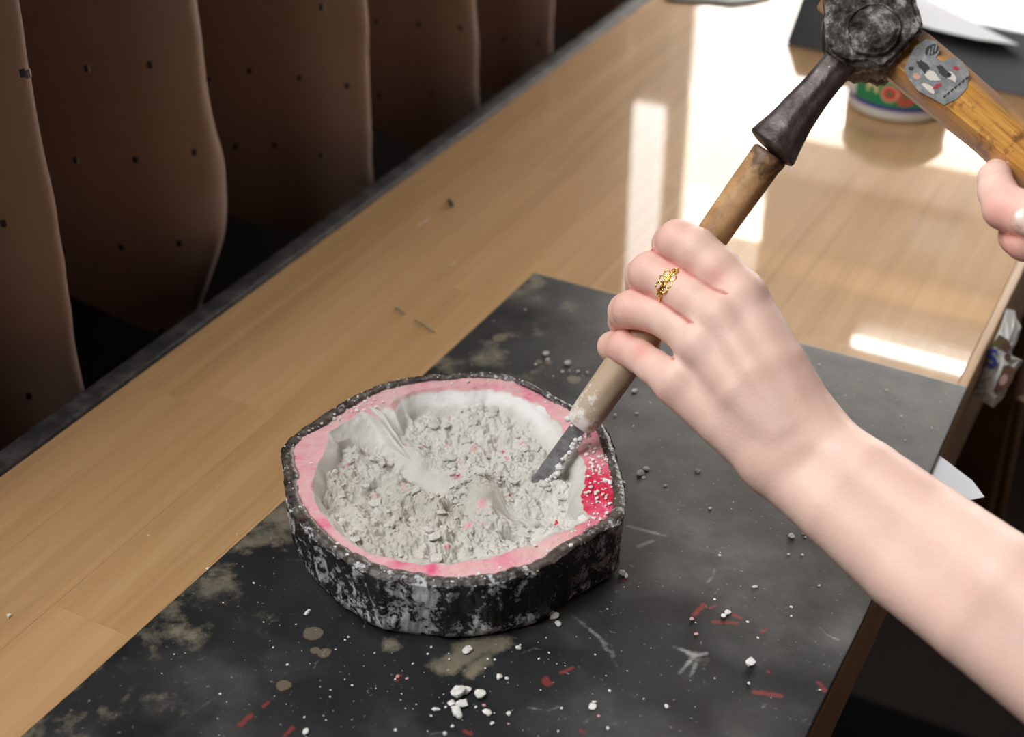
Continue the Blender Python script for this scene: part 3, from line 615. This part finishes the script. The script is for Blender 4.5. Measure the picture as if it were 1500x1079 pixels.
F = [tuple(q) for q in grid_faces(60, 8, True)]+[tuple(range(8)), tuple(range(59*8, 60*8))]
hd = mesh('handle', V, F, m_hamwood, hm, False, dict(along=al, across=ac, worn=wo))
bm = bmesh.new(); bm.from_mesh(hd.data); bmesh.ops.recalc_face_normals(bm, faces=bm.faces[:]); bm.to_mesh(hd.data); bm.free()
we_ = [hpt(x, y, .0115) for x, y in ((1216, -12), (1243, -12), (1234, 38), (1217, 30))]
o = prism('handle_end', we_, -ec*.02, m_hwood, hm); at = o.data.attributes.new('t', 'FLOAT', 'POINT'); at.data.foreach_set('value', [.6]*len(o.data.vertices)); o['label'] = 'tan wooden handle end showing at the eye'
stk = [(1331, 106), (1337, 90), (1347, 74), (1362, 62), (1377, 67), (1382, 80), (1376, 91), (1386, 97), (1399, 91), (1412, 97), (1423, 115), (1420, 138), (1406, 154), (1388, 162), (1370, 151), (1350, 139), (1338, 122)]
SZ = .00965
st_ = prism('sticker', [hpt(x, y, SZ+.0003) for x, y in stk], -ec*.0004, m_sticker, hm); st_['label'] = 'worn grey sticker on the handle'
def mark(pts, m, lift=.00036):
    o = prism('printed_mark', [hpt(x, y, SZ+lift) for x, y in pts], -ec*.0001, m, st_)
def blob(x, y, a, b, rot, m, lift=.00036, n=14, j=.12):
    r_ = random.Random(int(x*7+y)); P = []
    for k_ in range(n):
        t_ = 2*math.pi*k_/n; s_ = 1+r_.uniform(-j, j); u, w_ = a*math.cos(t_)*s_, b*math.sin(t_)*s_
        P.append((x+u*math.cos(rot)-w_*math.sin(rot), y+u*math.sin(rot)+w_*math.cos(rot)))
    mark(P, m, lift)
blob(1371, 79, 11, 8, -.6, m_ink)
for q in (-5, 0, 5): mark([(1369+q, 85-q*.8), (1371+q, 86-q*.8), (1374+q, 74-q*.8), (1372+q, 73-q*.8)], m_sticker, .00042)
blob(1359, 103, 12, 6, .9, m_ink, j=.35); blob(1348, 118, 6, 4, .2, m_inkpeach, j=.3); blob(1371, 118, 12, 6, .75, m_inkwhite, j=.3)
blob(1388, 112, 13, 5, .85, m_ink, j=.35); blob(1399, 121, 9, 5, .8, m_inkwhite, j=.3); blob(1378, 134, 7, 3, -.5, m_inkred, .00042, j=.3)
blob(1366, 136, 10, 4, .7, m_inkwhite, j=.3); blob(1341, 106, 4, 3, 0, m_ink, j=.3); blob(1404, 108, 5, 3, .5, m_inkred, j=.3)
for k_ in range(7):
    x_, y_ = 1386+k_*5.2, 150-k_*4.3; mark([(x_, y_), (x_+4, y_-4), (x_+5.5, y_-1.5), (x_+2, y_+2.5)], m_ink)

# ================================================================== PERSON: left arm on the chisel, right hand on the hammer
def roundcone(P, a, b, ra, rb):
    ab = b-a; L = ab@ab+1e-12; t = np.clip(((P-a)@ab)/L, 0, 1); return np.linalg.norm(P-a-t[..., None]*ab, axis=-1)-(ra+(rb-ra)*t)
def smin(a, b, k):
    h_ = np.maximum(k-np.abs(a-b), 0)/k; return np.minimum(a, b)-h_*h_*k*.25
class Field:
    def __init__(s, lo, hi, h):
        s.lo = np.array(lo); s.h = h; s.n = np.ceil((np.array(hi)-s.lo)/h).astype(int)+1; s.big = .05
    def new(s): return np.full(s.n, s.big, np.float32)
    def add(s, vol, a, b, ra, rb, k):
        m_ = max(ra, rb)+max(k, .004)+.006; lo = np.minimum(a, b)-m_; hi = np.maximum(a, b)+m_
        i0 = np.clip(((lo-s.lo)/s.h).astype(int), 0, s.n-1); i1 = np.clip(((hi-s.lo)/s.h).astype(int)+2, 1, s.n)
        sl = tuple(slice(p_, q_) for p_, q_ in zip(i0, i1))
        ax = [s.lo[j]+s.h*np.arange(i0[j], i1[j]) for j in range(3)]
        if min(map(len, ax)) == 0: return
        G = np.stack(np.meshgrid(*ax, indexing='ij'), -1); vol[sl] = smin(vol[sl], roundcone(G, a, b, ra, rb), k)
def surface_nets(vol, lo, h):
    ins = vol < 0; n = vol.shape
    c = sum(ins[i:n[0]-1+i, j:n[1]-1+j, k_:n[2]-1+k_].astype(np.int8) for i in (0, 1) for j in (0, 1) for k_ in (0, 1))
    cells = np.argwhere((c > 0) & (c < 8)); idx = -np.ones(np.array(n)-1, int); idx[tuple(cells.T)] = np.arange(len(cells))
    acc = np.zeros((len(cells), 3)); cnt = np.zeros(len(cells))
    cor = [(i, j, k_) for i in (0, 1) for j in (0, 1) for k_ in (0, 1)]
    val = {q: vol[tuple((cells+np.array(q)).T)] for q in cor}
    for a in cor:
        for ax in range(3):
            if a[ax]: continue
            b = list(a); b[ax] = 1; b = tuple(b); va, vb = val[a], val[b]; m_ = (va < 0) != (vb < 0)
            t = np.where(m_, va/(va-vb+1e-12), 0); pt = np.array(a, float)[None]+0*acc; pt[:, ax] = t
            acc += np.where(m_[:, None], pt, 0); cnt += m_
    P = lo+h*(cells+acc/cnt[:, None]); Q = []
    for ax in range(3):
        u, w_ = [(1, 2), (2, 0), (0, 1)][ax]
        s0 = [slice(0, n[j]-1) if j == ax else slice(1, n[j]-1) for j in range(3)]; s1 = list(s0); s1[ax] = slice(1, n[ax])
        A0, A1 = ins[tuple(s0)], ins[tuple(s1)]; e = np.argwhere(A0 != A1)
        fl_ = A0[tuple(e.T)]; base_ = e.copy()
        for j in range(3):
            if j != ax: base_[:, j] += 1
        def cell(du, dw):
            q = base_.copy(); q[:, u] += du; q[:, w_] += dw; return idx[tuple(q.T)]
        q = np.stack([cell(-1, -1), cell(0, -1), cell(0, 0), cell(-1, 0)], 1); q[~fl_] = q[~fl_][:, ::-1]; Q.append(q)
    return P, np.concatenate(Q)
def relax(P, Q, it, lam=.5):
    E = np.concatenate([Q[:, [i, (i+1) % 4]] for i in range(4)]); E = np.concatenate([E, E[:, ::-1]]); n = len(P); deg = np.bincount(E[:, 0], minlength=n)[:, None]
    for _ in range(it):
        for l_ in (lam, -lam*1.02):
            S_ = np.stack([np.bincount(E[:, 0], weights=P[E[:, 1], j], minlength=n) for j in range(3)], 1)/deg; P = P+l_*(S_-P)
    return P
def limb(name, palm, fingers, h, flush, parent, palm_k=.006, fin_k=.0045, crease=.0012):
    allp = [np.array(q[i]) for f_ in list(palm)+list(fingers) for q in f_ for i in (0, 1)]
    lo = np.min(allp, 0)-.034; hi = np.max(allp, 0)+.034; Fd = Field(lo, hi, h)
    pv = Fd.new()
    for ch_ in palm:
        cv_ = Fd.new()
        for a, b, ra, rb in ch_: Fd.add(cv_, a, b, ra, rb, .0012)
        pv = smin(pv, cv_, palm_k)
    res = pv.copy()
    for f_ in fingers:
        fv = Fd.new()
        for a, b, ra, rb in f_: Fd.add(fv, a, b, ra, rb, .002)
        res = smin(res, smin(pv, fv, fin_k), crease)
    P, Q = surface_nets(res, lo, h); P = relax(P, Q, 14)
    fl_ = np.zeros(len(P))
    for c_, r_, s_ in flush: fl_ = np.maximum(fl_, s_*np.exp(-(np.linalg.norm(P-c_, axis=1)/r_)**2))
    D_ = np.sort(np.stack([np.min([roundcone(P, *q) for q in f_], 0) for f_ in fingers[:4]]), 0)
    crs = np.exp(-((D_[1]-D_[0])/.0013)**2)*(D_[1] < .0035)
    return mesh(name, P, Q, m_skin, parent, True, dict(flush=fl_, crease=crs))
def chain(*pts):                                        # small numbers are room coordinates
    P = [(atd(x, y, D), r) if abs(x) > 5 else (np.array((x, y, D)), r) for x, y, D, r in pts]; return [(P[i][0], P[i+1][0], P[i][1], P[i+1][1]) for i in range(len(P)-1)]
person = thing('person', 'bare forearm and two hands, one gripping the chisel, one the hammer', 'person', tuple(atd(1450, 875, .57)*[1, 1, 0]+[0, 0, -.74]))
idx_ = chain((1084, 430, .652, .0112), (1050, 396, .656, .0112), (1020, 367, .660, .0104), (994, 353, .665, .0100), (986, 358, .674, .0098), (984, 374, .690, .0088), (1002, 394, .704, .0080), (1022, 402, .707, .0070))
mid_ = chain((1052, 464, .650, .0112), (1015, 438, .657, .0106), (985, 416, .665, .0097), (952, 399, .672, .0096), (944, 404, .682, .0092), (942, 420, .697, .0084), (958, 440, .712, .0078), (980, 450, .715, .0068))
rin_ = chain((1024, 503, .653, .0105), (988, 474, .661, .0092), (956, 460, .670, .0084), (926, 453, .677, .0090), (918, 456, .686, .0088), (915, 470, .702, .0080), (930, 492, .717, .0074), (950, 500, .720, .0064))
pin_ = chain((990, 560, .660, .0098), (958, 538, .670, .0082), (936, 521, .678, .0079), (915, 509, .684, .0080), (897, 507, .695, .0070), (897, 512, .712, .0062), (915, 520, .721, .0054))
thb_ = chain((1150, 590, .666, .0125), (1112, 500, .688, .0115), (1066, 448, .704, .0095), (1025, 425, .712, .0082), (1005, 420, .714, .0070))
palm = [chain((1192, 632, .642, .0140), (1138, 535, .644, .0128), (1088, 440, .653, .0115)),
        chain((1172, 645, .638, .0140), (1110, 548, .641, .0128), (1054, 468, .650, .0112)),
        chain((1150, 658, .640, .0138), (1085, 573, .645, .0124), (1028, 506, .653, .0106)),
        chain((1132, 674, .646, .0136), (1060, 614, .654, .0124), (992, 562, .660, .0100)),
        chain((1165, 610, .655, .0130), (1100, 520, .662, .0115)), chain((1120, 660, .658, .0130), (1045, 590, .667, .0110)),
        # wrist and forearm: two parallel bones make an oval section
        chain((1186, 634, .641, .0152), (1222, 666, .634, .0155), (1266, 702, .622, .0172), (1364, 782, .604, .0203), (1470, 860, .572, .0215), (1720, 1040, .535, .0240), (.100, .428, .078, .0270), (.270, .385, .190, .0310)),
        chain((1136, 674, .645, .0152), (1175, 706, .638, .0155), (1224, 744, .626, .0168), (1327, 829, .606, .0190), (1432, 906, .576, .0198), (1680, 1095, .540, .0225), (.098, .408, .055, .0250), (.262, .365, .160, .0300))]
# knuckle heads and tendons just under the skin of the hand's back
palm += [chain((x, y, D, r), (x+2, y+2, D, r)) for x, y, D, r in ((1052, 460, .6445, .0075), (1020, 500, .6475, .0068), (1086, 428, .6475, .0072), (990, 552, .6560, .0062))]
palm += [chain((1052, 462, .6425, .0032), (1100, 540, .6333, .0032), (1150, 620, .6295, .0028)), chain((1022, 502, .6460, .0030), (1075, 570, .6368, .0030), (1135, 632, .6320, .0028)), chain((1086, 432, .6455, .0030), (1130, 520, .6360, .0030), (1172, 610, .6315, .0028))]
fc = []
for f_ in (idx_, mid_, rin_, pin_): fc += [(f_[2][1], .011, .9), (f_[0][0], .011, .32)]
fc += [(atd(*q), .0055, 1.1) for q in ((985, 388, .662), (1015, 395, .655), (1050, 402, .648), (955, 424, .668), (985, 432, .660), (1000, 440, .655), (925, 483, .675), (950, 484, .668), (972, 496, .664), (905, 482, .69), (935, 512, .668))]
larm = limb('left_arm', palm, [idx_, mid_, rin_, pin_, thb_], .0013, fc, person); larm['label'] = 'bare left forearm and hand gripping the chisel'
def nail(name, c_, nx, up, w_, l_, parent):
    nx = np.array(nx)/np.linalg.norm(nx); up = np.array(up)-nx*(np.array(up)@nx); up /= np.linalg.norm(up); sd = np.cross(up, nx); V = []; n_ = 9
    for i in range(n_):
        for j in range(n_):
            u, v_ = i/(n_-1)*2-1, j/(n_-1)*2-1; s_ = 1-.35*max(0, u)**2*v_*v_
            V.append(c_+up*u*l_*.5+sd*v_*w_*.5*s_*(1-.12*u*u)-nx*(v_*v_*w_*.16+u*u*l_*.04))
    V2 = [q-nx*.0004 for q in V]; F_ = [tuple(q) for q in grid_faces(n_, n_)]; return mesh(name, V+V2, F_+[tuple(a+n_*n_ for a in q[::-1]) for q in F_], m_nail, parent, True)
tp = atd(897, 511, .704)-_R*.0064-_U*.0022; nail('fingernail', tp, -_R*.8-_F*.1-_U*.5, _F, .0075, .009, larm)

# right hand: index finger hooked round the handle, the others below, wrist out of view
r_idx = chain((1590, 335, .585, .0105), (1545, 318, .590, .0098), (1502, 314, .600, .0098), (1473, 304, .606, .0094), (1461, 280, .616, .0080), (1457, 262, .624, .0072), (1462, 250, .634, .0062))
r_mid = chain((1600, 372, .588, .0105), (1555, 360, .594, .0098), (1505, 350, .604, .0094), (1494, 345, .612, .0086), (1500, 325, .630, .0076), (1510, 305, .640, .0066))
r_rin = chain((1620, 410, .592, .0100), (1575, 398, .600, .0092), (1540, 385, .612, .0085), (1545, 360, .632, .0074), (1555, 345, .640, .0064))
r_pin = chain((1645, 445, .598, .0092), (1605, 432, .606, .0082), (1580, 418, .618, .0074), (1588, 392, .634, .0064))
r_thb = chain((1680, 340, .598, .0120), (1610, 300, .586, .0105), (1550, 318, .578, .0090), (1516, 322, .580, .0078), (1506, 322, .583, .0066))
rp = [chain((1720, 400, .600, .0150), (1590, 335, .588, .0110)), chain((1720, 415, .602, .0150), (1600, 372, .592, .0110)), chain((1730, 440, .606, .0145), (1620, 410, .597, .0105)), chain((1735, 460, .610, .0140), (1645, 445, .603, .0100))]
rp += [chain((1720, 400, .600, .0160), (1800, 470, .585, .0180), (1950, 600, .56, .0230), (2330, 900, .52, .0270)), chain((1735, 455, .608, .0150), (1790, 500, .590, .0180), (1940, 640, .565, .0220), (2310, 930, .525, .0260))]
fr = [(atd(1470, 308, .600), .012, .9), (atd(1490, 350, .605), .013, 1.), (atd(1485, 290, .61), .009, .9)]
rarm = limb('right_hand', rp, [r_idx, r_mid, r_rin, r_pin, r_thb], .0014, fr, person, crease=.0012); rarm['label'] = 'right hand closed round the hammer handle'
nail('fingernail', atd(1505, 319, .5745), -_F-_R*.4, -_R, .009, .009, rarm)

# ring on the left middle finger
a_, b_ = atd(1015, 438, .659), atd(985, 416, .667); fx = (b_-a_)/np.linalg.norm(b_-a_); rc = a_+(b_-a_)*.75
rg = thing('ring', 'gold filigree ring worn on the middle finger of the left hand', 'ring', tuple(rc))
e1 = -_F-fx*((-_F)@fx); e1 /= np.linalg.norm(e1); e2 = np.cross(fx, e1); RR = .0108
ab_ = BVHTree.FromPolygons([v_.co for v_ in larm.data.vertices], [tuple(p_.vertices) for p_ in larm.data.polygons])
tt_ = np.linspace(0, 2*math.pi, 49); rs_ = []
for t_ in tt_:                                         # the band follows the finger's own girth
    h_ = ab_.ray_cast(Vector(rc), Vector(e1*math.cos(t_)+e2*math.sin(t_))); rs_.append(min(h_[3] if h_[0] else .0112, .0112)+.0002)
def ring_r(t_): return float(np.interp(t_ % (2*math.pi), tt_, rs_))
tube('band', [rc+(e1*math.cos(t_)+e2*math.sin(t_))*ring_r(t_) for t_ in tt_], .0006, m_gold, rg, 8)
def on_ring(u, w_):     # u along the finger, w round it (metres)
    t_ = w_/RR-.22; return rc+fx*u+(e1*math.cos(t_)+e2*math.sin(t_))*(ring_r(t_)+.0005)
def loop(u, w_, r_): tube('filigree_loop', [on_ring(u+r_*math.cos(t_), w_+r_*math.sin(t_)) for t_ in np.linspace(0, 2*math.pi, 17)], .00036, m_gold, rg, 6)
for u, w_, r_ in ((-.0025, 0, .0015), (.0025, 0, .0015), (-.0021, .0032, .0014), (.0021, .0032, .0014), (-.0021, -.0032, .0014), (.0021, -.0032, .0014), (0, .0060, .0014), (0, -.0060, .0014), (0, .0015, .0009), (0, -.0015, .0009)): loop(u, w_, r_)
tube('filigree_stem', [on_ring(0, w_) for w_ in np.linspace(-.007, .007, 12)], .00045, m_gold, rg, 6)
for u, w_ in ((0, 0), (.0034, .0026), (-.0034, -.0026), (.0036, 0)):
    bm = bmesh.new(); bmesh.ops.create_icosphere(bm, subdivisions=2, radius=.0006); bmesh.ops.translate(bm, vec=tuple(on_ring(u, w_)), verts=bm.verts[:]); bm_obj('bead', bm, m_gold, rg, True)

# ================================================================== CURTAIN
crest = [.05, .20, .335, .477, .618, .792, .956, 1.092, 1.274, 1.42, 1.56]
nY, nZ = 620, 90
yy = np.linspace(.10, 1.285, nY); ph = np.interp(yy, crest, np.arange(len(crest))); cw = .5+.5*np.cos(2*np.pi*ph)
zt = .72; hem = -.060+.085*(1-cw)**1.5*(1+.25*np.sin(yy*23))
T = np.linspace(0, 1, nZ)[:, None]; Zc = hem[None]+(zt-hem[None])*T**1.6
Yc = yy[None]+.034*cw[None]-.014+.006*np.sin(yy*31)[None]*(Zc/.3); Xc = -.76+.205*cw[None]**.68+0*T
Xc = Xc+.006*np.sin(yy*17+1)[None]*np.clip(Zc/.3, 0, 1.5)
bl = np.exp(-((yy[None]-.628)/.022)**2-((Zc-.055)/.038)**2); Yc = Yc+.013*bl; Xc = Xc-.004*bl
tuck = np.clip((.028-Zc)/.07, 0, 1)**1.5; Xc = Xc-.030*tuck*cw[None]*(np.abs(yy-.62) < .08)[None]
p = xy3(Yc.ravel()*14, Zc.ravel()*14); Xc = Xc+(fbm(p, 3, 191)*.0025).reshape(Xc.shape)
cur = thing('curtain', 'brown perforated cloth curtain hanging in deep folds beside the workbench', 'curtain', (-.62, .8, -.06))
CV = np.stack([Xc.ravel(), Yc.ravel(), Zc.ravel()], 1); CFc = grid_faces(nZ, nY)
cloth = mesh('cloth', CV, CFc, m_curtain, cur, True)
so = cloth.modifiers.new('thick', 'SOLIDIFY'); so.thickness = .0012; so.offset = -1
tube('curtain_rod', [(-.62, .0, zt+.008), (-.62, 1.36, zt+.008)], .009, m_frame, cur, 16)
bvh = BVHTree.FromPolygons([Vector(q) for q in CV], [tuple(q) for q in CFc])
holes = [(33, 107), (41, 108, 1), (127, 100, 1), (219, 95), (111, 235, 1), (198, 234), (284, 223), (177, 362), (262, 356), (158, 484), (237, 484), (5, 327), (42, 580), (305, 116), (365, 104), (438, 114), (508, 126), (471, 228, 1), (402, 213), (471, 10, 1), (550, 32), (613, 36), (674, 41), (634, 137, 1), (788, 62), (738, 58), (345, 215), (335, 330), (92, 366), (555, 140)]
for q in holes:
    d_ = ray(q[0], q[1]); hit = bvh.ray_cast(Vector(_C), Vector(d_))
    if hit[0] is None: continue
    nrm = hit[1] if hit[1].dot(Vector(d_)) < 0 else -hit[1]
    bm = bmesh.new(); bmesh.ops.create_cube(bm, size=1)
    for v_ in bm.verts: v_.co = Vector((v_.co.x*.0030, v_.co.y*.0044, v_.co.z*.0006))
    M_ = nrm.to_track_quat('Z', 'Y').to_matrix(); bmesh.ops.bevel(bm, geom=bm.edges[:], offset=.0002, segments=1, affect='EDGES')
    o = bm_obj('perforation', bm, m_hole); o.matrix_world = Matrix.Translation(hit[0]+nrm*.0001) @ M_.to_4x4(); mw = o.matrix_world.copy()
    o.parent = cur; o.matrix_parent_inverse = Matrix.Translation(-cur.location)
    if len(q) > 2:  # pale strip painted in as light glinting through the hole
        bm = bmesh.new(); bmesh.ops.create_cube(bm, size=1)
        for v_ in bm.verts: v_.co = Vector((v_.co.x*.0009, v_.co.y*.0040, v_.co.z*.0008))
        e_ = bm_obj('hole_glint', bm, m_holeglint); e_.matrix_world = Matrix.Translation(hit[0]+nrm*.0002) @ M_.to_4x4() @ Matrix.Translation((.0015, 0, 0)); e_.parent = o; e_.matrix_parent_inverse = mw.inverted()

# ================================================================== THINGS AT THE FAR END
jc = np.array([-.2375, 1.112, 0]); JR = .0415
jar = thing('plastic_jar', 'white plastic jar with a green label standing behind the hammer', 'jar', tuple(jc))
v, f = lathe_geo(jc, (0, 0, 1), [(0, JR-.003), (.0012, JR-.001), (.003, JR), (.034, JR), (.037, JR-.002), (.0395, JR-.008), (.0405, JR-.016), (.0415, JR-.0165)], 72); mesh('body', v, f, m_jar, jar, True)
v, f = lathe_geo(jc+[0, 0, .0416], (0, 0, 1), [(0, JR-.017), (.001, JR-.016), (.006, JR-.016), (.007, JR-.018), (.0072, JR-.025)], 72); mesh('lid', v, f, m_jar, jar, True)
v, f = lathe_geo(jc, (0, 0, 1), [(.0002, JR-.0028), (.0014, JR-.0004), (.0028, JR+.0002), (.0029, JR-.001)], 72); mesh('base_rim', v, f, m_grime, jar, True)
def wrap(name, a0, a1, z0, z1, m, lift, n=28):
    V = []
    for a in np.linspace(a0, a1, n):
        for z_, l_ in ((z0, 0), (z0, lift), (z1, lift), (z1, 0)): V.append(jc+[(JR+l_)*math.cos(a), (JR+l_)*math.sin(a), z_])
    F_ = [tuple(q) for q in grid_faces(n, 4, True)]+[(3, 2, 1, 0), tuple(range(4*n-4, 4*n))]
    return mesh(name, V, F_, m, jar)
af = math.atan2(-jc[1], -jc[0])                       # side of the jar that faces the person's bench place
wrap('green_label', af-.98, af+1.1, .0128, .0335, m_green, .0002); wrap('purple_stripe', af-1.55, af+1.5, .0096, .0126, m_purple, .00025)
def letters(s, a0, z0, size, m, lift):
    cu = bpy.data.curves.new('t', 'FONT'); cu.body = s; cu.size = size; cu.extrude = .0001; cu.offset = size*.03; cu.resolution_u = 4
    to = bpy.data.objects.new('t', cu); COL.objects.link(to); me = bpy.data.meshes.new_from_object(to.evaluated_get(bpy.context.evaluated_depsgraph_get())); bpy.data.objects.remove(to)
    for v_ in me.vertices:
        a = a0+v_.co.x/JR; v_.co = Vector(jc+np.array([(JR+lift+v_.co.z)*math.cos(a), (JR+lift+v_.co.z)*math.sin(a), z0+v_.co.y]))
    return link('printed_letter', me, m, jar)
letters('H', af-.68, .0225, .0155, m_cream, .0004); letters('o', af-.36, .0178, .026, m_cream, .0003); letters('o', af-.335, .0190, .0215, m_red, .00055)
for k_ in range(12):                                  # red sunburst, seen mirrored in the lacquer
    t_ = 2*math.pi*k_/12; P = []
    for r_, w_ in ((.002, -.1), (.0085, -.2), (.0095, 0), (.0085, .2), (.002, .1)):
        u, z_ = r_*math.cos(t_+w_), r_*math.sin(t_+w_); a = af+.12+u/JR; P.append(jc+[(JR+.0004)*math.cos(a), (JR+.0004)*math.sin(a), 0.0235+.0*z_+z_*.0+.0]+np.array([0, 0, z_]))
    prism('sunburst_petal', P, (0, 0.0003, 0), m_red, jar)
# dark slab at the back
sb = thing('dark_slab', 'thick dark slate coloured slab with a blue grey top behind the jar', 'slab', (-.2, 1.28, 0))
v = [atz(1150, 65), atz(1500, 145)+[.05, -.003, 0]]; d = np.array([0, .20, 0]); h_ = np.array([.002, .030, .040])
b0, b1 = v; V = [b0, b1, b1+d, b0+d, b0+h_+[.001, 0, 0], b1+h_, b1+d+[0, 0, .040], b0+d+[0, 0, .040]]
o = mesh('body', V, [(3, 2, 1, 0), (0, 1, 5, 4), (1, 2, 6, 5), (2, 3, 7, 6), (3, 0, 4, 7), (4, 5, 6, 7)], m_slab, sb)
bm = bmesh.new(); bm.from_mesh(o.data); bmesh.ops.bevel(bm, geom=bm.edges[:], offset=.0015, segments=2, affect='EDGES'); bm.to_mesh(o.data); bm.free()
V = [(V[4]+[.003, .004, .0001]), V[5]+[0, .004, .0001], V[6]+[0, -.003, .0001], V[7]+[.003, -.003, .0001]]; prism('top_sheet', V, (0, 0, .0008), m_slabtop, sb)
pp = [atz(x, y, .0412) for x, y in ((1325, 30), (1371, 44), (1430, 57), (1492, 66), (1357, -1), (1330, -10))]  # white sheet standing in for the window's reflection on the slab top
tag(prism('glare_patch', pp, (0, 0, .0003), m_paper), 'white patch of painted window glare on top of the dark slab', 'paper')
pp = [atz(x, y, .0) for x, y in ((975, 1), (1000, 4), (1040, 5), (1070, 9), (1100, 6), (1128, -1))]; pp += [pp[-1]+[0, .12, 0], pp[0]+[0, .12, 0]]
tag(prism('rubber_offcut', pp, (0, 0, .003), m_slab), 'ragged dark rubber offcut lying on the bench near the end window', 'offcut')

# paper under the sheet, pouch under the bench edge
pp = [atz(x, y, .0002) for x, y in ((1377, 668), (1425, 705), (1442, 728), (1415, 734), (1362, 700))]; pp = [pp[0]+[-.03, .012, 0]]+pp+[pp[4]+[-.03, .008, 0]]
tag(prism('paper_sheet', pp, (0, 0, .0003), m_paper), 'white paper corner sticking out from under the rubber sheet', 'paper')
PD = .872
def pq(x, y, d=0.): return atd(x, y, PD-d)
po_ = thing('snack_pouch', 'crumpled white printed pouch with a blue S tucked below the bench edge', 'pouch', tuple(pq(1440, 590)))
out = [(1425, 577), (1440, 588), (1455, 597), (1470, 582), (1482, 553), (1499, 528), (1484, 522), (1481, 517), (1490, 500), (1496, 478), (1489, 466), (1487, 455), (1474, 452), (1466, 478), (1452, 508), (1438, 540)]
cen = np.mean(out, 0); V = [pq(*cen, .006)]; F = []; n_ = len(out)
for ring_, dd in ((.5, .0065), (.82, .005), (1., .002)):
    for i_, q in enumerate(out): V.append(pq(*(cen+(np.array(q)-cen)*ring_), dd+.0012*math.sin(i_*2.3+ring_*5)))
for q in out: V.append(pq(*q, -.001))
V.append(pq(*cen, -.004))
for i_ in range(n_):
    j_ = (i_+1) % n_; F.append((0, 1+i_, 1+j_))
    for r_ in range(3): F.append((1+r_*n_+i_, 1+(r_+1)*n_+i_, 1+(r_+1)*n_+j_, 1+r_*n_+j_))
    F.append((len(V)-1, 1+3*n_+j_, 1+3*n_+i_))
mesh('sheen_film', V, F, m_pouch, po_)
def pprint(pts, m, d=.0085, nm='print_patch'): return prism(nm, [pq(x, y, d) for x, y in pts], _F*.0006, m, po_)
def ell(x, y, a, b, rot=0, n=18): return [(x+a*math.cos(t_)*math.cos(rot)-b*math.sin(t_)*math.sin(rot), y+a*math.cos(t_)*math.sin(rot)+b*math.sin(t_)*math.cos(rot)) for t_ in np.linspace(0, 2*math.pi, n, endpoint=False)]
pprint([(1457, 500), (1464, 490), (1476, 497), (1481, 505), (1476, 513), (1466, 510), (1455, 508)], m_olive)
pprint(ell(1473, 508, 6, 6), m_brown, .0088); pprint(ell(1476, 523, 5, 6), m_brown, .0086)
pprint([(1470, 536), (1478, 534), (1487, 540), (1484, 556), (1474, 570), (1462, 575), (1455, 574), (1462, 556)], m_brown); pprint(ell(1470, 556, 5, 9, .5), m_pinkprint, .0088)
for yy_, x0, x1 in ((553, 1436, 1450), (563, 1433, 1446), (573, 1428, 1446), (582, 1440, 1449)): pprint([(x0, yy_-3), (x1, yy_-1), (x1-1, yy_+3), (x0-1, yy_+1)], m_ltgrey)
cu = bpy.data.curves.new('s', 'FONT'); cu.body = 'S'; cu.size = 1; cu.offset = .03; cu.resolution_u = 6; cu.extrude = .01
to = bpy.data.objects.new('s', cu); COL.objects.link(to); me = bpy.data.meshes.new_from_object(to.evaluated_get(bpy.context.evaluated_depsgraph_get())); bpy.data.objects.remove(to)
for v_ in me.vertices:
    x_, y_ = 1444+v_.co.x*36+v_.co.y*2, 536-v_.co.y*37+v_.co.x*3; v_.co = Vector(pq(x_, y_, .0092+v_.co.z*.02))
link('printed_letter', me, m_blue, po_)
# dark post and cable under the bench
tag(tube('wooden_post', [atd(1497, 585, 1.16), atd(1440, 860, 1.30)], .0045, m_side, None, 8), 'thin dark reddish rod leaning in the gloom under the bench', 'rod')
